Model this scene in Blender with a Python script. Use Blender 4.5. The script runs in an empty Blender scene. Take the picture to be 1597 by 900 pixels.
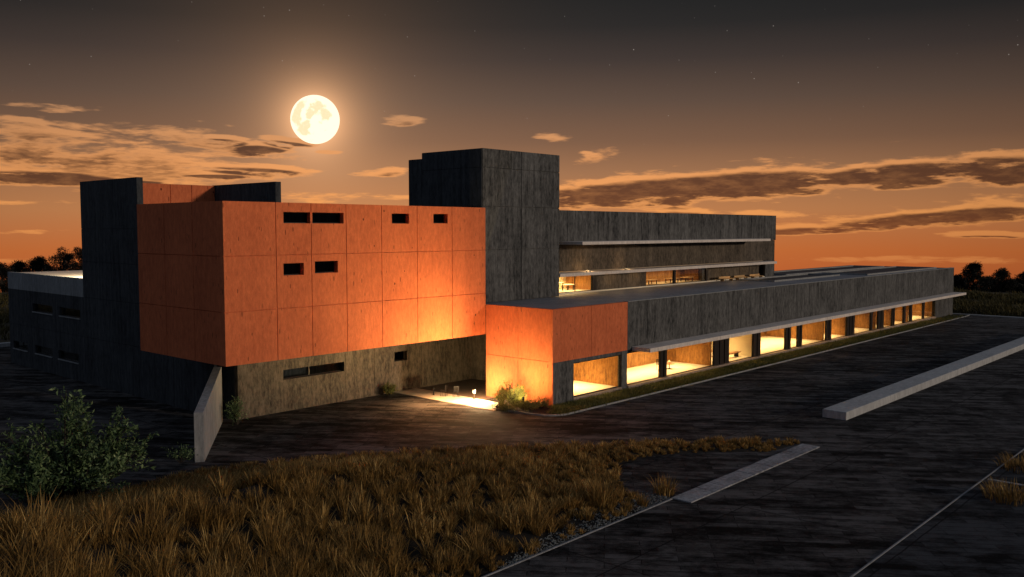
import bpy, math, random
import numpy as np

random.seed(7)
RNG = np.random.default_rng(11)
S = bpy.context.scene
COL = S.collection
R = math.radians

# ------------------------------------------------------------------ camera
YAW = R(42.0)                       # view direction measured from +X
PITCH = math.atan(92 / 1399)
cam_d = bpy.data.cameras.new('camera')
cam_d.sensor_width = 36.0
cam_d.lens = 36.0 * 1399 / 1597
cam_d.clip_start = 0.1
cam_d.clip_end = 20000
cam = bpy.data.objects.new('camera', cam_d)
cam.location = (0, 0, 11.6)
cam.rotation_euler = (R(90) - PITCH, 0, YAW - R(90))
COL.objects.link(cam)
S.camera = cam

# ------------------------------------------------------------------ exposure
S.view_settings.view_transform = 'Standard'
S.view_settings.look = 'None'
S.view_settings.exposure = 0.0
S.view_settings.gamma = 1.0
S.view_settings.use_curve_mapping = False
S.cycles.use_denoising = True
S.cycles.max_bounces = 6
S.cycles.diffuse_bounces = 4
S.cycles.transparent_max_bounces = 12
S.cycles.sample_clamp_indirect = 6.0
S.cycles.caustics_reflective = False
S.cycles.caustics_refractive = False


# ------------------------------------------------------------------ node helper
class NT:
    def __init__(self, tree):
        self.t = tree
        self.n = tree.nodes
        self.l = tree.links

    def node(self, kind, **props):
        nd = self.n.new(kind)
        for k, v in props.items():
            setattr(nd, k, v)
        return nd

    def put(self, sock, val):
        if isinstance(val, bpy.types.NodeSocket):
            self.l.new(val, sock)
        elif val is not None:
            sock.default_value = val

    def math(self, op, a, b=None, c=None, clamp=False):
        nd = self.node('ShaderNodeMath', operation=op, use_clamp=clamp)
        for i, v in enumerate((a, b, c)):
            if v is not None:
                self.put(nd.inputs[i], v)
        return nd.outputs[0]

    def vmath(self, op, a, b=None):
        nd = self.node('ShaderNodeVectorMath', operation=op)
        self.put(nd.inputs[0], a)
        if b is not None:
            self.put(nd.inputs[1], b)
        return nd.outputs['Value'] if op in ('DOT_PRODUCT', 'LENGTH') else nd.outputs[0]

    def step(self, x, lo, hi):          # smoothstep
        nd = self.node('ShaderNodeMapRange', interpolation_type='SMOOTHSTEP')
        self.put(nd.inputs['Value'], x)
        nd.inputs['From Min'].default_value = lo
        nd.inputs['From Max'].default_value = hi
        return nd.outputs[0]

    def ramp(self, x, stops, interp='LINEAR'):
        nd = self.node('ShaderNodeValToRGB')
        cr = nd.color_ramp
        cr.interpolation = interp
        while len(cr.elements) < len(stops):
            cr.elements.new(0.5)
        for e, (p, c) in zip(cr.elements, stops):
            e.position = p
            e.color = (*c, 1)
        self.put(nd.inputs[0], x)
        return nd.outputs[0]

    def mix(self, f, a, b, blend='MIX'):
        nd = self.node('ShaderNodeMix', data_type='RGBA', blend_type=blend)
        self.put(nd.inputs[0], f)
        for s, v in ((nd.inputs[6], a), (nd.inputs[7], b)):
            self.put(s, (*v, 1) if isinstance(v, tuple) and len(v) == 3 else v)
        return nd.outputs[2]

    def noise(self, vec, scale, detail=4, rough=0.55, dims='3D', dist=0.0):
        nd = self.node('ShaderNodeTexNoise', noise_dimensions=dims)
        if vec is not None:
            self.l.new(vec, nd.inputs['Vector'])
        nd.inputs['Scale'].default_value = scale
        nd.inputs['Detail'].default_value = detail
        nd.inputs['Roughness'].default_value = rough
        nd.inputs['Distortion'].default_value = dist
        return nd.outputs[0]

    def mapping(self, vec, loc=(0, 0, 0), rot=(0, 0, 0), scale=(1, 1, 1)):
        nd = self.node('ShaderNodeMapping')
        self.l.new(vec, nd.inputs[0])
        nd.inputs['Location'].default_value = loc
        nd.inputs['Rotation'].default_value = rot
        nd.inputs['Scale'].default_value = scale
        return nd.outputs[0]

    def comb(self, x, y, z):
        nd = self.node('ShaderNodeCombineXYZ')
        for i, v in enumerate((x, y, z)):
            self.put(nd.inputs[i], v)
        return nd.outputs[0]


# ------------------------------------------------------------------ world: dusk sky with cloud bands, stars, glow round the moon
def az_el(px, py):                      # direction of a photograph pixel as azimuth / elevation in degrees
    x, y = (px - 798.5) / 1399, (py - 450) / 1399
    f, u = (math.cos(PITCH), -math.sin(PITCH)), (math.sin(PITCH), math.cos(PITCH))
    h = f[0] - y * u[0]
    z = f[1] - y * u[1]
    return math.degrees(math.atan2(x, h)), math.degrees(math.atan2(z, math.hypot(h, x)))


CLOUDS = [  # px, py, rx, ry, tilt(px down per px right), weight
    (110, 236, 330, 48, 0.10, .86), (330, 222, 190, 24, 0.12, .84), (30, 212, 150, 26, 0.05, .9),
    (60, 275, 150, 19, 0.0, 1.45), (190, 281, 100, 10, 0.0, 1.25), (410, 230, 66, 13, 0.05, 1.45), (350, 216, 52, 9, .05, 1.25), (455, 221, 62, 9, .1, 1.3),
    (515, 237, 34, 5, 0.0, 1.15), (345, 272, 90, 9, 0.0, 1.35), (400, 262, 115, 10, .04, 1.25), (390, 270, 150, 17, 0.0, .8),
    (60, 316, 95, 7, 0.0, .85), (60, 362, 110, 5, -0.01, .75),
    (560, 306, 190, 9, 0.02, .78), (605, 268, 95, 11, -0.12, .78), (628, 188, 50, 12, -0.05, .80), (862, 214, 44, 10, 0.1, .80),
    (940, 241, 66, 18, -0.22, .84), (95, 168, 80, 9, 0.0, .68), (320, 190, 70, 8, 0.1, .70), (40, 187, 60, 7, .1, .7),
    (1120, 290, 340, 36, -0.055, 1.42), (1440, 268, 300, 30, -0.05, 1.45), (950, 304, 190, 32, -0.02, 1.3), (1590, 266, 140, 28, 0, 1.35),
    (1150, 285, 380, 44, -0.05, .78), (1500, 335, 260, 21, -0.05, 1.4), (1290, 355, 200, 13, -0.03, 1.2), (1540, 366, 100, 8, 0.0, 1.25), (1100, 330, 260, 9, 0.04, .9),
    (1450, 330, 260, 30, -0.05, .74), (1400, 405, 300, 8, -0.01, .85), (60, 408, 140, 9, 0.0, .85), (300, 300, 400, 14, 0.03, .66),
]


def cloud_group():
    g = bpy.data.node_groups.new('cloud_density', 'ShaderNodeTree')
    g.interface.new_socket('Az', in_out='INPUT', socket_type='NodeSocketFloat')
    g.interface.new_socket('El', in_out='INPUT', socket_type='NodeSocketFloat')
    g.interface.new_socket('Density', in_out='OUTPUT', socket_type='NodeSocketFloat')
    g.interface.new_socket('Mass', in_out='OUTPUT', socket_type='NodeSocketFloat')
    n = NT(g)
    gi, go = n.node('NodeGroupInput'), n.node('NodeGroupOutput')
    az, el = gi.outputs[0], gi.outputs[1]
    total = None
    for (px, py, rx, ry, tilt, wgt) in CLOUDS:
        a0, e0 = az_el(px, py)
        ra, re = rx / 24.4, ry / 24.4
        da = n.math('SUBTRACT', az, a0)
        de = n.math('SUBTRACT', el, e0)
        de = n.math('MULTIPLY_ADD', da, tilt, de)
        q = n.math('MULTIPLY_ADD', n.math('MULTIPLY', da, da), 1 / ra ** 2, n.math('MULTIPLY', n.math('MULTIPLY', de, de), 1 / re ** 2))
        m = n.math('MULTIPLY', n.math('SUBTRACT', 1.0, q, clamp=True), wgt)
        total = m if total is None else n.math('MAXIMUM', total, m)
    vec = n.comb(n.math('MULTIPLY', az, 0.22), n.math('MULTIPLY', el, 1.15), 0.37)
    n1 = n.noise(vec, 0.95, 10, 0.56, dist=0.4)
    vec2 = n.comb(n.math('MULTIPLY', az, 0.42), n.math('MULTIPLY', el, 2.4), 4.1)
    n2 = n.noise(vec2, 1.6, 6, 0.6)
    nz = n.math('MULTIPLY_ADD', n2, 0.50, n.math('MULTIPLY', n1, 1.15))
    d = n.math('MULTIPLY_ADD', n.math('POWER', total, .8), 0.56, nz)
    n.l.new(n.math('SUBTRACT', d, 1.13), go.inputs[0])
    n.l.new(n.math('MULTIPLY_ADD', n.math('SUBTRACT', nz, .82), .75, total), go.inputs[1])
    return g


def build_world():
    w = bpy.data.worlds.new('World')
    S.world = w
    w.use_nodes = True
    n = NT(w.node_tree)
    n.n.clear()
    out = n.node('ShaderNodeOutputWorld')
    bg = n.node('ShaderNodeBackground')
    n.l.new(bg.outputs[0], out.inputs[0])
    d = n.vmath('NORMALIZE', n.node('ShaderNodeTexCoord').outputs['Generated'])
    sep = n.node('ShaderNodeSeparateXYZ')
    n.l.new(d, sep.inputs[0])
    x, y, z = sep.outputs
    c, s = math.cos(YAW), math.sin(YAW)
    fwd = n.math('MULTIPLY_ADD', x, c, n.math('MULTIPLY', y, s))
    rgt = n.math('MULTIPLY_ADD', x, s, n.math('MULTIPLY', y, -c))
    deg = 180 / math.pi
    az = n.math('MULTIPLY', n.math('ARCTAN2', rgt, fwd), deg)
    el = n.math('MULTIPLY', n.math('ARCSINE', z), deg)
    e01 = n.math('MULTIPLY_ADD', el, 1 / 50, 0.2, clamp=True)     # -10..40 deg

    def p(e):
        return (e + 10) / 50
    glow = n.ramp(e01, [(p(-10), (.30, .06, .018)), (p(-3.2), (.53, .118, .031)), (p(-1.2), (.58, .158, .040)), (p(1.2), (.53, .215, .080)),
                        (p(3.5), (.37, .175, .083)), (p(5.5), (.215, .113, .066)), (p(8), (.120, .076, .055)), (p(10.5), (.055, .041, .036)),
                        (p(12.5), (.026, .0240, .0235)), (p(14.5), (.0165, .0175, .018)), (p(20), (.026, .030, .036)), (p(40), (.105, .125, .165))])
    blue = n.ramp(e01, [(p(-10), (.03, .036, .048)), (p(3), (.065, .078, .105)), (p(40), (.105, .125, .165))])
    absaz = n.math('ABSOLUTE', n.math('ADD', az, 4.0))
    away = n.step(absaz, 40, 75)
    lateral = n.math('MULTIPLY', n.math('POWER', n.math('DIVIDE', absaz, 34.0), 2.0), 0.30)
    dim = n.math('SUBTRACT', 1.0, lateral, clamp=True)
    dim = n.math('MAXIMUM', dim, 0.35)
    front = n.mix(1.0, glow, n.comb(dim, dim, dim), 'MULTIPLY')
    sky = n.mix(away, front, blue)
    # glow of moonlit air
    ma, me = az_el(491.5, 186.5)
    mv = (math.cos(R(me)) * (math.cos(R(ma)) * c + math.sin(R(ma)) * s), math.cos(R(me)) * (math.cos(R(ma)) * s - math.sin(R(ma)) * c), math.sin(R(me)))
    ang = n.math('MULTIPLY', n.math('ARCCOSINE', n.math('MINIMUM', n.vmath('DOT_PRODUCT', d, mv), 1.0)), deg)
    h1 = n.math('MULTIPLY', n.math('EXPONENT', n.math('MULTIPLY', ang, -1 / 1.05)), 2.0)
    h2 = n.math('MULTIPLY', n.math('EXPONENT', n.math('MULTIPLY', ang, -1 / 4.2)), 0.24)
    hh = n.math('ADD', h1, h2)
    halo = n.mix(1.0, n.comb(hh, hh, hh), (1.0, .50, .22), 'MULTIPLY')
    sky = n.mix(1.0, sky, halo, 'ADD')
    # stars
    vor = n.node('ShaderNodeTexVoronoi', feature='F1')
    n.l.new(d, vor.inputs['Vector'])
    vor.inputs['Scale'].default_value = 100
    sepc = n.node('ShaderNodeSeparateColor')
    n.l.new(vor.outputs['Color'], sepc.inputs[0])
    br = n.math('POWER', sepc.outputs[0], 4.0)
    core = n.math('SUBTRACT', 1.0, n.math('DIVIDE', vor.outputs['Distance'], 0.075), clamp=True)
    st = n.math('MULTIPLY', n.math('MULTIPLY', core, br), n.step(el, 3.0, 10.0))
    st = n.math('MULTIPLY', st, 0.40)
    sky = n.mix(1.0, sky, n.comb(st, n.math('MULTIPLY', st, .9), n.math('MULTIPLY', st, .8)), 'ADD')
    # clouds
    g = cloud_group()
    dens = n.node('ShaderNodeGroup')
    dens.node_tree = g
    n.l.new(az, dens.inputs[0])
    n.l.new(el, dens.inputs[1])
    up = n.node('ShaderNodeGroup')
    up.node_tree = g
    n.l.new(az, up.inputs[0])
    n.l.new(n.math('ADD', el, 0.26), up.inputs[1])
    cover = n.step(dens.outputs[0], -0.02, 0.19)
    core = n.math('MULTIPLY', n.step(up.outputs[1], 0.60, 0.98), n.step(dens.outputs[0], 0.10, 0.26))
    lit = n.ramp(e01, [(p(-3), (.66, .19, .050)), (p(1), (.92, .365, .105)), (p(4), (.88, .365, .125)), (p(8), (.50, .26, .13)), (p(12), (.2, .12, .08))])
    lit = n.mix(1.0, lit, n.comb(dim, dim, dim), 'MULTIPLY')
    dark = n.ramp(e01, [(p(-3), (.28, .068, .024)), (p(1), (.125, .043, .020)), (p(5), (.092, .039, .022)), (p(9), (.09, .05, .035))])
    dark = n.mix(1.0, dark, n.comb(dim, dim, dim), 'MULTIPLY')
    bil = n.noise(n.comb(n.math('MULTIPLY', az, .5), n.math('MULTIPLY', el, 1.9), 2.2), 1.5, 7, .62)
    cc = n.mix(n.math('MULTIPLY', core, n.math('SUBTRACT', 1.30, n.math('MULTIPLY', bil, .70), clamp=True)), lit, dark)
    sky = n.mix(n.math('MULTIPLY', cover, 0.9), sky, cc)
    n.l.new(sky, bg.inputs[0])
    bg.inputs[1].default_value = 1.0
    w.cycles.sampling_method = 'MANUAL'
    w.cycles.sample_map_resolution = 512
    return mv


MOON_DIR = build_world()

# ------------------------------------------------------------------ sun: the last low light, from the right behind the camera
sun_d = bpy.data.lights.new('sun', 'SUN')
sun_d.energy = 1.12
sun_d.angle = R(3)
sun_d.color = (1.0, .80, .62)
sun = bpy.data.objects.new('sun', sun_d)
to_sun = np.array([0.24, -1.0, 0.15])
to_sun /= np.linalg.norm(to_sun)
sun.rotation_euler = (math.acos(to_sun[2]), 0, math.atan2(to_sun[1], to_sun[0]) + R(90))
sun.location = (60, -60, 40)
COL.objects.link(sun)


# ------------------------------------------------------------------ materials
def new_mat(name):
    m = bpy.data.materials.new(name)
    m.use_nodes = True
    n = NT(m.node_tree)
    b = n.n['Principled BSDF']
    return m, n, b


def concrete(name, lo, hi, streak=0.75, tint=None, rough=0.85, pits=False, bump=0.25, sc=1.0):
    m, n, b = new_mat(name)
    co = n.node('ShaderNodeTexCoord').outputs['Object']
    s1 = n.noise(n.mapping(co, scale=(1, 1, .08)), 3.2 * sc, 6, .65)
    s2 = n.noise(n.mapping(co, loc=(7, 3, 1), scale=(1, 1, .04)), 0.8 * sc, 4, .6)
    sp = n.noise(n.mapping(co, scale=(1, 1, .34)), 5.5 * sc, 5, .78)
    cl = n.noise(co, 0.35 * sc, 5, .6)
    v = n.math('MULTIPLY_ADD', s1, streak, n.math('MULTIPLY_ADD', s2, .35, n.math('MULTIPLY_ADD', sp, .95, n.math('MULTIPLY', cl, .4))))
    sp2 = n.noise(n.mapping(co, scale=(1, 1, .45)), 4.2 * sc, 3, .8)
    v = n.math('MULTIPLY_ADD', n.math('SUBTRACT', sp2, .5), .35, v)
    v = n.math('DIVIDE', v, streak + 1.7)
    mid = tuple((a + c) / 2 for a, c in zip(lo, hi))
    col = n.ramp(v, [(.39, lo), (.5, mid), (.61, hi)])
    height = v
    if pits:
        # sparse blow holes and short weathered ticks
        vo = n.node('ShaderNodeTexVoronoi', feature='F1')
        n.l.new(n.mapping(co, scale=(1, 1, .7)), vo.inputs['Vector'])
        vo.inputs['Scale'].default_value = 1.25
        sep = n.node('ShaderNodeSeparateColor')
        n.l.new(vo.outputs['Color'], sep.inputs[0])
        rad = n.math('MULTIPLY', n.math('POWER', sep.outputs[0], 1.6), 0.115)
        wob = n.math('MULTIPLY_ADD', n.noise(co, 9, 3), 0.06, vo.outputs['Distance'])
        hole = n.math('LESS_THAN', wob, n.math('ADD', rad, .01))
        vt = n.node('ShaderNodeTexVoronoi', feature='F1')
        n.l.new(n.mapping(co, scale=(1, 1, .28)), vt.inputs['Vector'])
        vt.inputs['Scale'].default_value = 5.2
        sept = n.node('ShaderNodeSeparateColor')
        n.l.new(vt.outputs['Color'], sept.inputs[0])
        tick = n.step(n.math('SUBTRACT', n.math('MULTIPLY', n.math('POWER', sept.outputs[1], 2.0), .25), vt.outputs['Distance']), -0.02, .05)
        tick = n.math('MULTIPLY', tick, n.step(n.noise(n.mapping(co, scale=(1, 1, .4)), .9, 4), .32, .55))
        col = n.mix(n.math('MULTIPLY', tick, .75), col, tuple(c * .35 for c in lo))
        col = n.mix(n.math('MULTIPLY', hole, .85), col, tuple(c * .12 for c in lo))
        height = n.math('SUBTRACT', height, n.math('MULTIPLY_ADD', hole, .8, n.math('MULTIPLY', tick, .3)))
    n.l.new(col, b.inputs['Base Color'])
    b.inputs['Roughness'].default_value = rough
    b.inputs['Specular IOR Level'].default_value = 0.25
    bp = n.node('ShaderNodeBump')
    bp.inputs['Strength'].default_value = bump
    bp.inputs['Distance'].default_value = 0.04
    n.l.new(height, bp.inputs['Height'])
    n.l.new(bp.outputs[0], b.inputs['Normal'])
    return m


def plain(name, col, rough=.6, metal=0.0, var=.25, sc=6.0, spec=.4):
    m, n, b = new_mat(name)
    co = n.node('ShaderNodeTexCoord').outputs['Object']
    v = n.noise(co, sc, 4)
    n.l.new(n.ramp(v, [(.3, tuple(c * (1 - var) for c in col)), (.7, tuple(min(1, c * (1 + var)) for c in col))]), b.inputs['Base Color'])
    b.inputs['Roughness'].default_value = rough
    b.inputs['Metallic'].default_value = metal
    b.inputs['Specular IOR Level'].default_value = spec
    return m


def emit(name, col, strength):
    m, n, b = new_mat(name)
    b.inputs['Base Color'].default_value = (.8, .75, .6, 1)
    b.inputs['Emission Color'].default_value = (*col, 1)
    b.inputs['Emission Strength'].default_value = strength
    return m


def glass_mat(name, rough):
    m = bpy.data.materials.new(name)
    m.use_nodes = True
    n = NT(m.node_tree)
    n.n.clear()
    out = n.node('ShaderNodeOutputMaterial')
    tr = n.node('ShaderNodeBsdfTransparent')
    tr.inputs[0].default_value = (.93, .95, .93, 1)
    gl = n.node('ShaderNodeBsdfGlossy')
    gl.inputs['Roughness'].default_value = rough
    gl.inputs['Color'].default_value = (1, 1, 1, 1) if rough < .1 else (.15, .15, .15, 1)
    # facing-based reflection, the same from both sides of the pane
    geo = n.node('ShaderNodeNewGeometry')
    cosv = n.math('ABSOLUTE', n.vmath('DOT_PRODUCT', geo.outputs['Normal'], geo.outputs['Incoming']))
    refl = n.math('MULTIPLY_ADD', n.math('POWER', n.math('SUBTRACT', 1.0, cosv, clamp=True), 5.0), .93, .035)
    mx = n.node('ShaderNodeMixShader')
    n.l.new(refl, mx.inputs[0])
    n.l.new(tr.outputs[0], mx.inputs[1])
    n.l.new(gl.outputs[0], mx.inputs[2])
    n.l.new(mx.outputs[0], out.inputs[0])
    return m


def asphalt(name, lo, hi, rot=R(54), stretch=(.42, 1.0, 1), sc=.85, joints=True):
    m, n, b = new_mat(name)
    co = n.node('ShaderNodeTexCoord').outputs['Object']
    turned = n.mapping(co, rot=(0, 0, rot))
    a = n.noise(n.mapping(turned, scale=stretch), sc, 10, .70, dist=.25)
    a2 = n.noise(n.mapping(turned, loc=(3, 9, 0), scale=(.5, 1.3, 1)), 2.3, 9, .75)
    big = n.noise(n.mapping(turned, scale=(.3, 1, 1)), .16, 3, .5)
    f = n.noise(co, 22, 4, .75)
    worn = n.noise(co, 1.6, 9, .75)
    v = n.math('MULTIPLY_ADD', a, .56, n.math('MULTIPLY_ADD', a2, .34, n.math('MULTIPLY_ADD', big, .30, n.math('MULTIPLY_ADD', worn, .26, n.math('MULTIPLY', f, .26)))))
    br = n.node('ShaderNodeTexBrick')
    n.l.new(turned, br.inputs['Vector'])
    br.inputs['Color1'].default_value = (.25, .25, .25, 1)
    br.inputs['Color2'].default_value = (.75, .75, .75, 1)
    br.inputs['Mortar'].default_value = (.12, .12, .12, 1)
    br.inputs['Scale'].default_value = 1.0
    br.inputs['Mortar Size'].default_value = .018
    br.inputs['Brick Width'].default_value = 2.6
    br.inputs['Row Height'].default_value = .48
    brv = n.node('ShaderNodeRGBToBW')
    n.l.new(br.outputs['Color'], brv.inputs[0])
    v = n.math('MULTIPLY_ADD', n.math('SUBTRACT', brv.outputs[0], .5), .20, v)
    mid = tuple((p * .66 + q * .34) for p, q in zip(lo, hi))
    col = n.ramp(v, [(.775, lo), (.855, mid), (.955, hi)])
    if joints:
        sep = n.node('ShaderNodeSeparateXYZ')
        n.l.new(co, sep.inputs[0])
        wob = n.math('MULTIPLY', n.noise(co, .6, 3), .12)
        jx = n.math('LESS_THAN', n.math('ABSOLUTE', n.math('SUBTRACT', n.math('MODULO', n.math('ADD', n.math('ADD', sep.outputs[0], wob), 204.5), 9.0), 4.5)), .034)
        jy = n.math('LESS_THAN', n.math('ABSOLUTE', n.math('SUBTRACT', n.math('MODULO', n.math('ADD', n.math('ADD', sep.outputs[1], wob), 203.4), 6.8), 3.4)), .034)
        col = n.mix(n.math('MULTIPLY', n.math('MAXIMUM', jx, jy), .8), col, (.004, .004, .005))
    n.l.new(col, b.inputs['Base Color'])
    b.inputs['Roughness'].default_value = .92
    b.inputs['Specular IOR Level'].default_value = .12
    bp = n.node('ShaderNodeBump')
    bp.inputs['Strength'].default_value = .6
    bp.inputs['Distance'].default_value = .03
    n.l.new(n.math('MULTIPLY_ADD', f, .6, a2), bp.inputs['Height'])
    n.l.new(bp.outputs[0], b.inputs['Normal'])
    return m


def leaf_mat(name, lo, hi, tip=None, trans=.25, rough=.5):
    m = bpy.data.materials.new(name)
    m.use_nodes = True
    n = NT(m.node_tree)
    n.n.clear()
    out = n.node('ShaderNodeOutputMaterial')
    geo = n.node('ShaderNodeNewGeometry')
    co = n.node('ShaderNodeTexCoord').outputs['Object']
    patch = n.noise(co, .45, 4, .6)
    v = n.math('MULTIPLY_ADD', geo.outputs['Random Per Island'], .55, n.math('MULTIPLY', patch, .6))
    stops = [(.2, lo), (.75, hi)]
    if tip:
        stops.append((.97, tip))
    col = n.ramp(v, stops)
    b = n.node('ShaderNodeBsdfPrincipled')
    n.l.new(col, b.inputs['Base Color'])
    b.inputs['Roughness'].default_value = rough
    b.inputs['Specular IOR Level'].default_value = .3
    t = n.node('ShaderNodeBsdfTranslucent')
    n.l.new(col, t.inputs[0])
    mx = n.node('ShaderNodeMixShader')
    mx.inputs[0].default_value = trans
    n.l.new(b.outputs[0], mx.inputs[1])
    n.l.new(t.outputs[0], mx.inputs[2])
    n.l.new(mx.outputs[0], out.inputs[0])
    return m


M = {
    'concrete': concrete('dark_concrete', (.006, .0065, .007), (.160, .159, .153), bump=.35),
    'shade_concrete': concrete('shade_toned_concrete', (.013, .015, .017), (.075, .080, .085), bump=.3),  # darker bluer concrete copy, shade of the left-facing walls put into its colour
    'pale': concrete('pale_concrete', (.17, .175, .175), (.34, .345, .34)),
    'orange': concrete('orange_render', (.50, .115, .042), (.74, .190, .070), streak=.08, pits=True, bump=.6),
    'brown': concrete('board_marked_concrete', (.016, .013, .010), (.165, .134, .100), streak=.35, bump=.5),
    'inside': concrete('warm_inner_concrete', (.15, .066, .020), (.50, .255, .085), streak=.4),
    'kerb': concrete('kerb_concrete', (.22, .22, .215), (.42, .42, .41), streak=.2),
    'canopy': concrete('canopy_concrete', (.55, .48, .42), (.80, .72, .64), streak=.15, sc=.8),
    'plinth': concrete('warm_plinth_concrete', (.22, .165, .125), (.40, .31, .25), streak=.2),
    'roof': concrete('roof_screed', (.14, .143, .155), (.30, .305, .32), streak=.1, rough=.6),
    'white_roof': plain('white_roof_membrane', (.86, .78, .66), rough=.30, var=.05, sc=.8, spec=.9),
    'floor': plain('pale_floor', (.80, .74, .60), rough=.35, var=.05, sc=.7),
    'dark_roof': plain('bitumen_roof', (.018, .019, .022), rough=.5, var=.4, sc=1.5),
    'soffit': plain('painted_ceiling', (.55, .45, .33), rough=.8, var=.05),
    'metal': plain('dark_bronze_metal', (.035, .026, .020), rough=.45, metal=.4),
    'black': plain('black_metal', (.012, .012, .013), rough=.7, spec=.2),
    'wood': plain('oiled_wood', (.30, .13, .05), rough=.5, sc=9),
    'tan': plain('tan_fabric', (.50, .33, .16), rough=.9, sc=14),
    'cream': plain('cream_plaster', (.80, .70, .50), rough=.8, var=.06, sc=1.2),
    'steel': plain('brushed_steel', (.55, .52, .47), rough=.35, metal=.8),
    'glass': glass_mat('window_glass', .03),
    'dull_glass': glass_mat('dimmed_window_glass', .13),  # reflections darkened in colour so lamp glints on the panes stay faint
    'lamp': emit('lamp_glow', (1.0, .78, .42), 6.0),
    'spot': emit('spotlight_glow', (1.0, .72, .35), 5.0),
    'panel': emit('ceiling_lamp_glow', (1.0, .74, .38), 1.5),
    'asphalt': asphalt('worn_asphalt', (.003, .0029, .003), (.108, .101, .098)),
    'asphalt_rough': asphalt('rough_old_asphalt', (.003, .0034, .004), (.06, .062, .067), stretch=(.45, .9, 1), sc=.9),
    'path': plain('pale_paving', (.46, .40, .34), rough=.7, var=.18, sc=2.5),
    'soil': plain('dark_soil', (.010, .007, .004), rough=.95, var=.5, sc=2.0),
    'field': plain('field_ground', (.035, .024, .008), rough=.95, var=.5, sc=.4),
    'gravel': plain('grey_gravel', (.13, .14, .14), rough=.9, var=.5, sc=25),
    'grass': leaf_mat('dry_grass', (.030, .017, .005), (.36, .205, .050), (1.0, .68, .24), trans=.2, rough=.75),
    'turf': leaf_mat('short_green_cover', (.035, .045, .008), (.15, .14, .03), trans=.2),
    'leaf': leaf_mat('shrub_leaf', (.022, .045, .018), (.13, .20, .08), (.42, .50, .25), trans=.15),
    'leaf_olive': leaf_mat('olive_shrub_leaf', (.05, .06, .015), (.16, .17, .04), (.30, .26, .08), trans=.25),
    'leaf_dark': leaf_mat('tree_leaf', (.002, .002, .0015), (.008, .008, .004), trans=.05),
    'field_grass': leaf_mat('field_dry_grass', (.02, .016, .004), (.095, .075, .020), trans=.2, rough=.8),
    'bark': plain('bark', (.035, .027, .020), rough=.95, var=.4, sc=8),
}


# ------------------------------------------------------------------ mesh helpers
class MB:
    def __init__(self):
        self.v, self.f = [], []

    def add(self, verts, faces):
        b = len(self.v)
        self.v += [tuple(map(float, p)) for p in verts]
        self.f += [tuple(i + b for i in f) for f in faces]
        return self

    def box(self, x0, x1, y0, y1, z0, z1):
        return self.add([(x0, y0, z0), (x1, y0, z0), (x1, y1, z0), (x0, y1, z0), (x0, y0, z1), (x1, y0, z1), (x1, y1, z1), (x0, y1, z1)],
                        [(0, 3, 2, 1), (4, 5, 6, 7), (0, 1, 5, 4), (1, 2, 6, 5), (2, 3, 7, 6), (3, 0, 4, 7)])

    def quad(self, *p):
        return self.add(p, [tuple(range(len(p)))])

    def prism(self, pts, z0, z1):
        n = len(pts)
        vs = [(p[0], p[1], z0) for p in pts] + [(p[0], p[1], z1) for p in pts]
        fs = [tuple(range(n - 1, -1, -1)), tuple(range(n, 2 * n))] + [(i, (i + 1) % n, (i + 1) % n + n, i + n) for i in range(n)]
        return self.add(vs, fs)

    def tube(self, pts, rads, seg=7):
        pts = [np.array(p, float) for p in pts]
        vs, fs = [], []
        for i, p in enumerate(pts):
            t = pts[min(i + 1, len(pts) - 1)] - pts[max(i - 1, 0)]
            t /= max(np.linalg.norm(t), 1e-9)
            a = np.cross(t, (0, 0, 1) if abs(t[2]) < .9 else (1, 0, 0))
            a /= np.linalg.norm(a)
            b = np.cross(t, a)
            for k in range(seg):
                g = 2 * math.pi * k / seg
                vs.append(p + rads[i] * (math.cos(g) * a + math.sin(g) * b))
        for i in range(len(pts) - 1):
            for k in range(seg):
                fs.append((i * seg + k, i * seg + (k + 1) % seg, (i + 1) * seg + (k + 1) % seg, (i + 1) * seg + k))
        fs.append(tuple(range(seg - 1, -1, -1)))
        fs.append(tuple((len(pts) - 1) * seg + k for k in range(seg)))
        return self.add(vs, fs)

    def build(self, name, mat, parent=None, smooth=False, bevel=0.0):
        me = bpy.data.meshes.new(name)
        me.from_pydata(self.v, [], self.f)
        me.materials.append(mat)
        if smooth:
            me.shade_smooth()
        o = bpy.data.objects.new(name, me)
        COL.objects.link(o)
        if parent:
            o.parent = parent
        if bevel:
            md = o.modifiers.new('bevel', 'BEVEL')
            md.width = bevel
            md.segments = 2
            md.limit_method = 'ANGLE'
        return o


def array_mesh(name, verts, quads, tris, mat, parent=None):
    me = bpy.data.meshes.new(name)
    nv, nq, nt = len(verts), len(quads), len(tris)
    me.vertices.add(nv)
    me.vertices.foreach_set('co', np.asarray(verts, np.float32).ravel())
    loops = np.concatenate([np.asarray(quads, np.int32).ravel(), np.asarray(tris, np.int32).ravel()])
    me.loops.add(len(loops))
    me.loops.foreach_set('vertex_index', loops)
    me.polygons.add(nq + nt)
    starts = np.concatenate([np.arange(nq) * 4, nq * 4 + np.arange(nt) * 3]).astype(np.int32)
    me.polygons.foreach_set('loop_start', starts)
    me.update(calc_edges=True)
    me.validate()
    me.materials.append(mat)
    o = bpy.data.objects.new(name, me)
    COL.objects.link(o)
    if parent:
        o.parent = parent
    return o


def tag(o, label, cat, group=None):
    o['label'] = label
    o['category'] = cat
    if group:
        o['group'] = group
    return o


def struct(o, kind='structure', label=None):
    o['kind'] = kind
    if label:
        o['label'] = label
    return o


def thing(name, label, cat, loc=(0, 0, 0), rz=0.0, group=None):
    o = bpy.data.objects.new(name, None)
    o.empty_display_size = .3
    o.location = loc
    o.rotation_euler = (0, 0, rz)
    COL.objects.link(o)
    return tag(o, label, cat, group)


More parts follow.
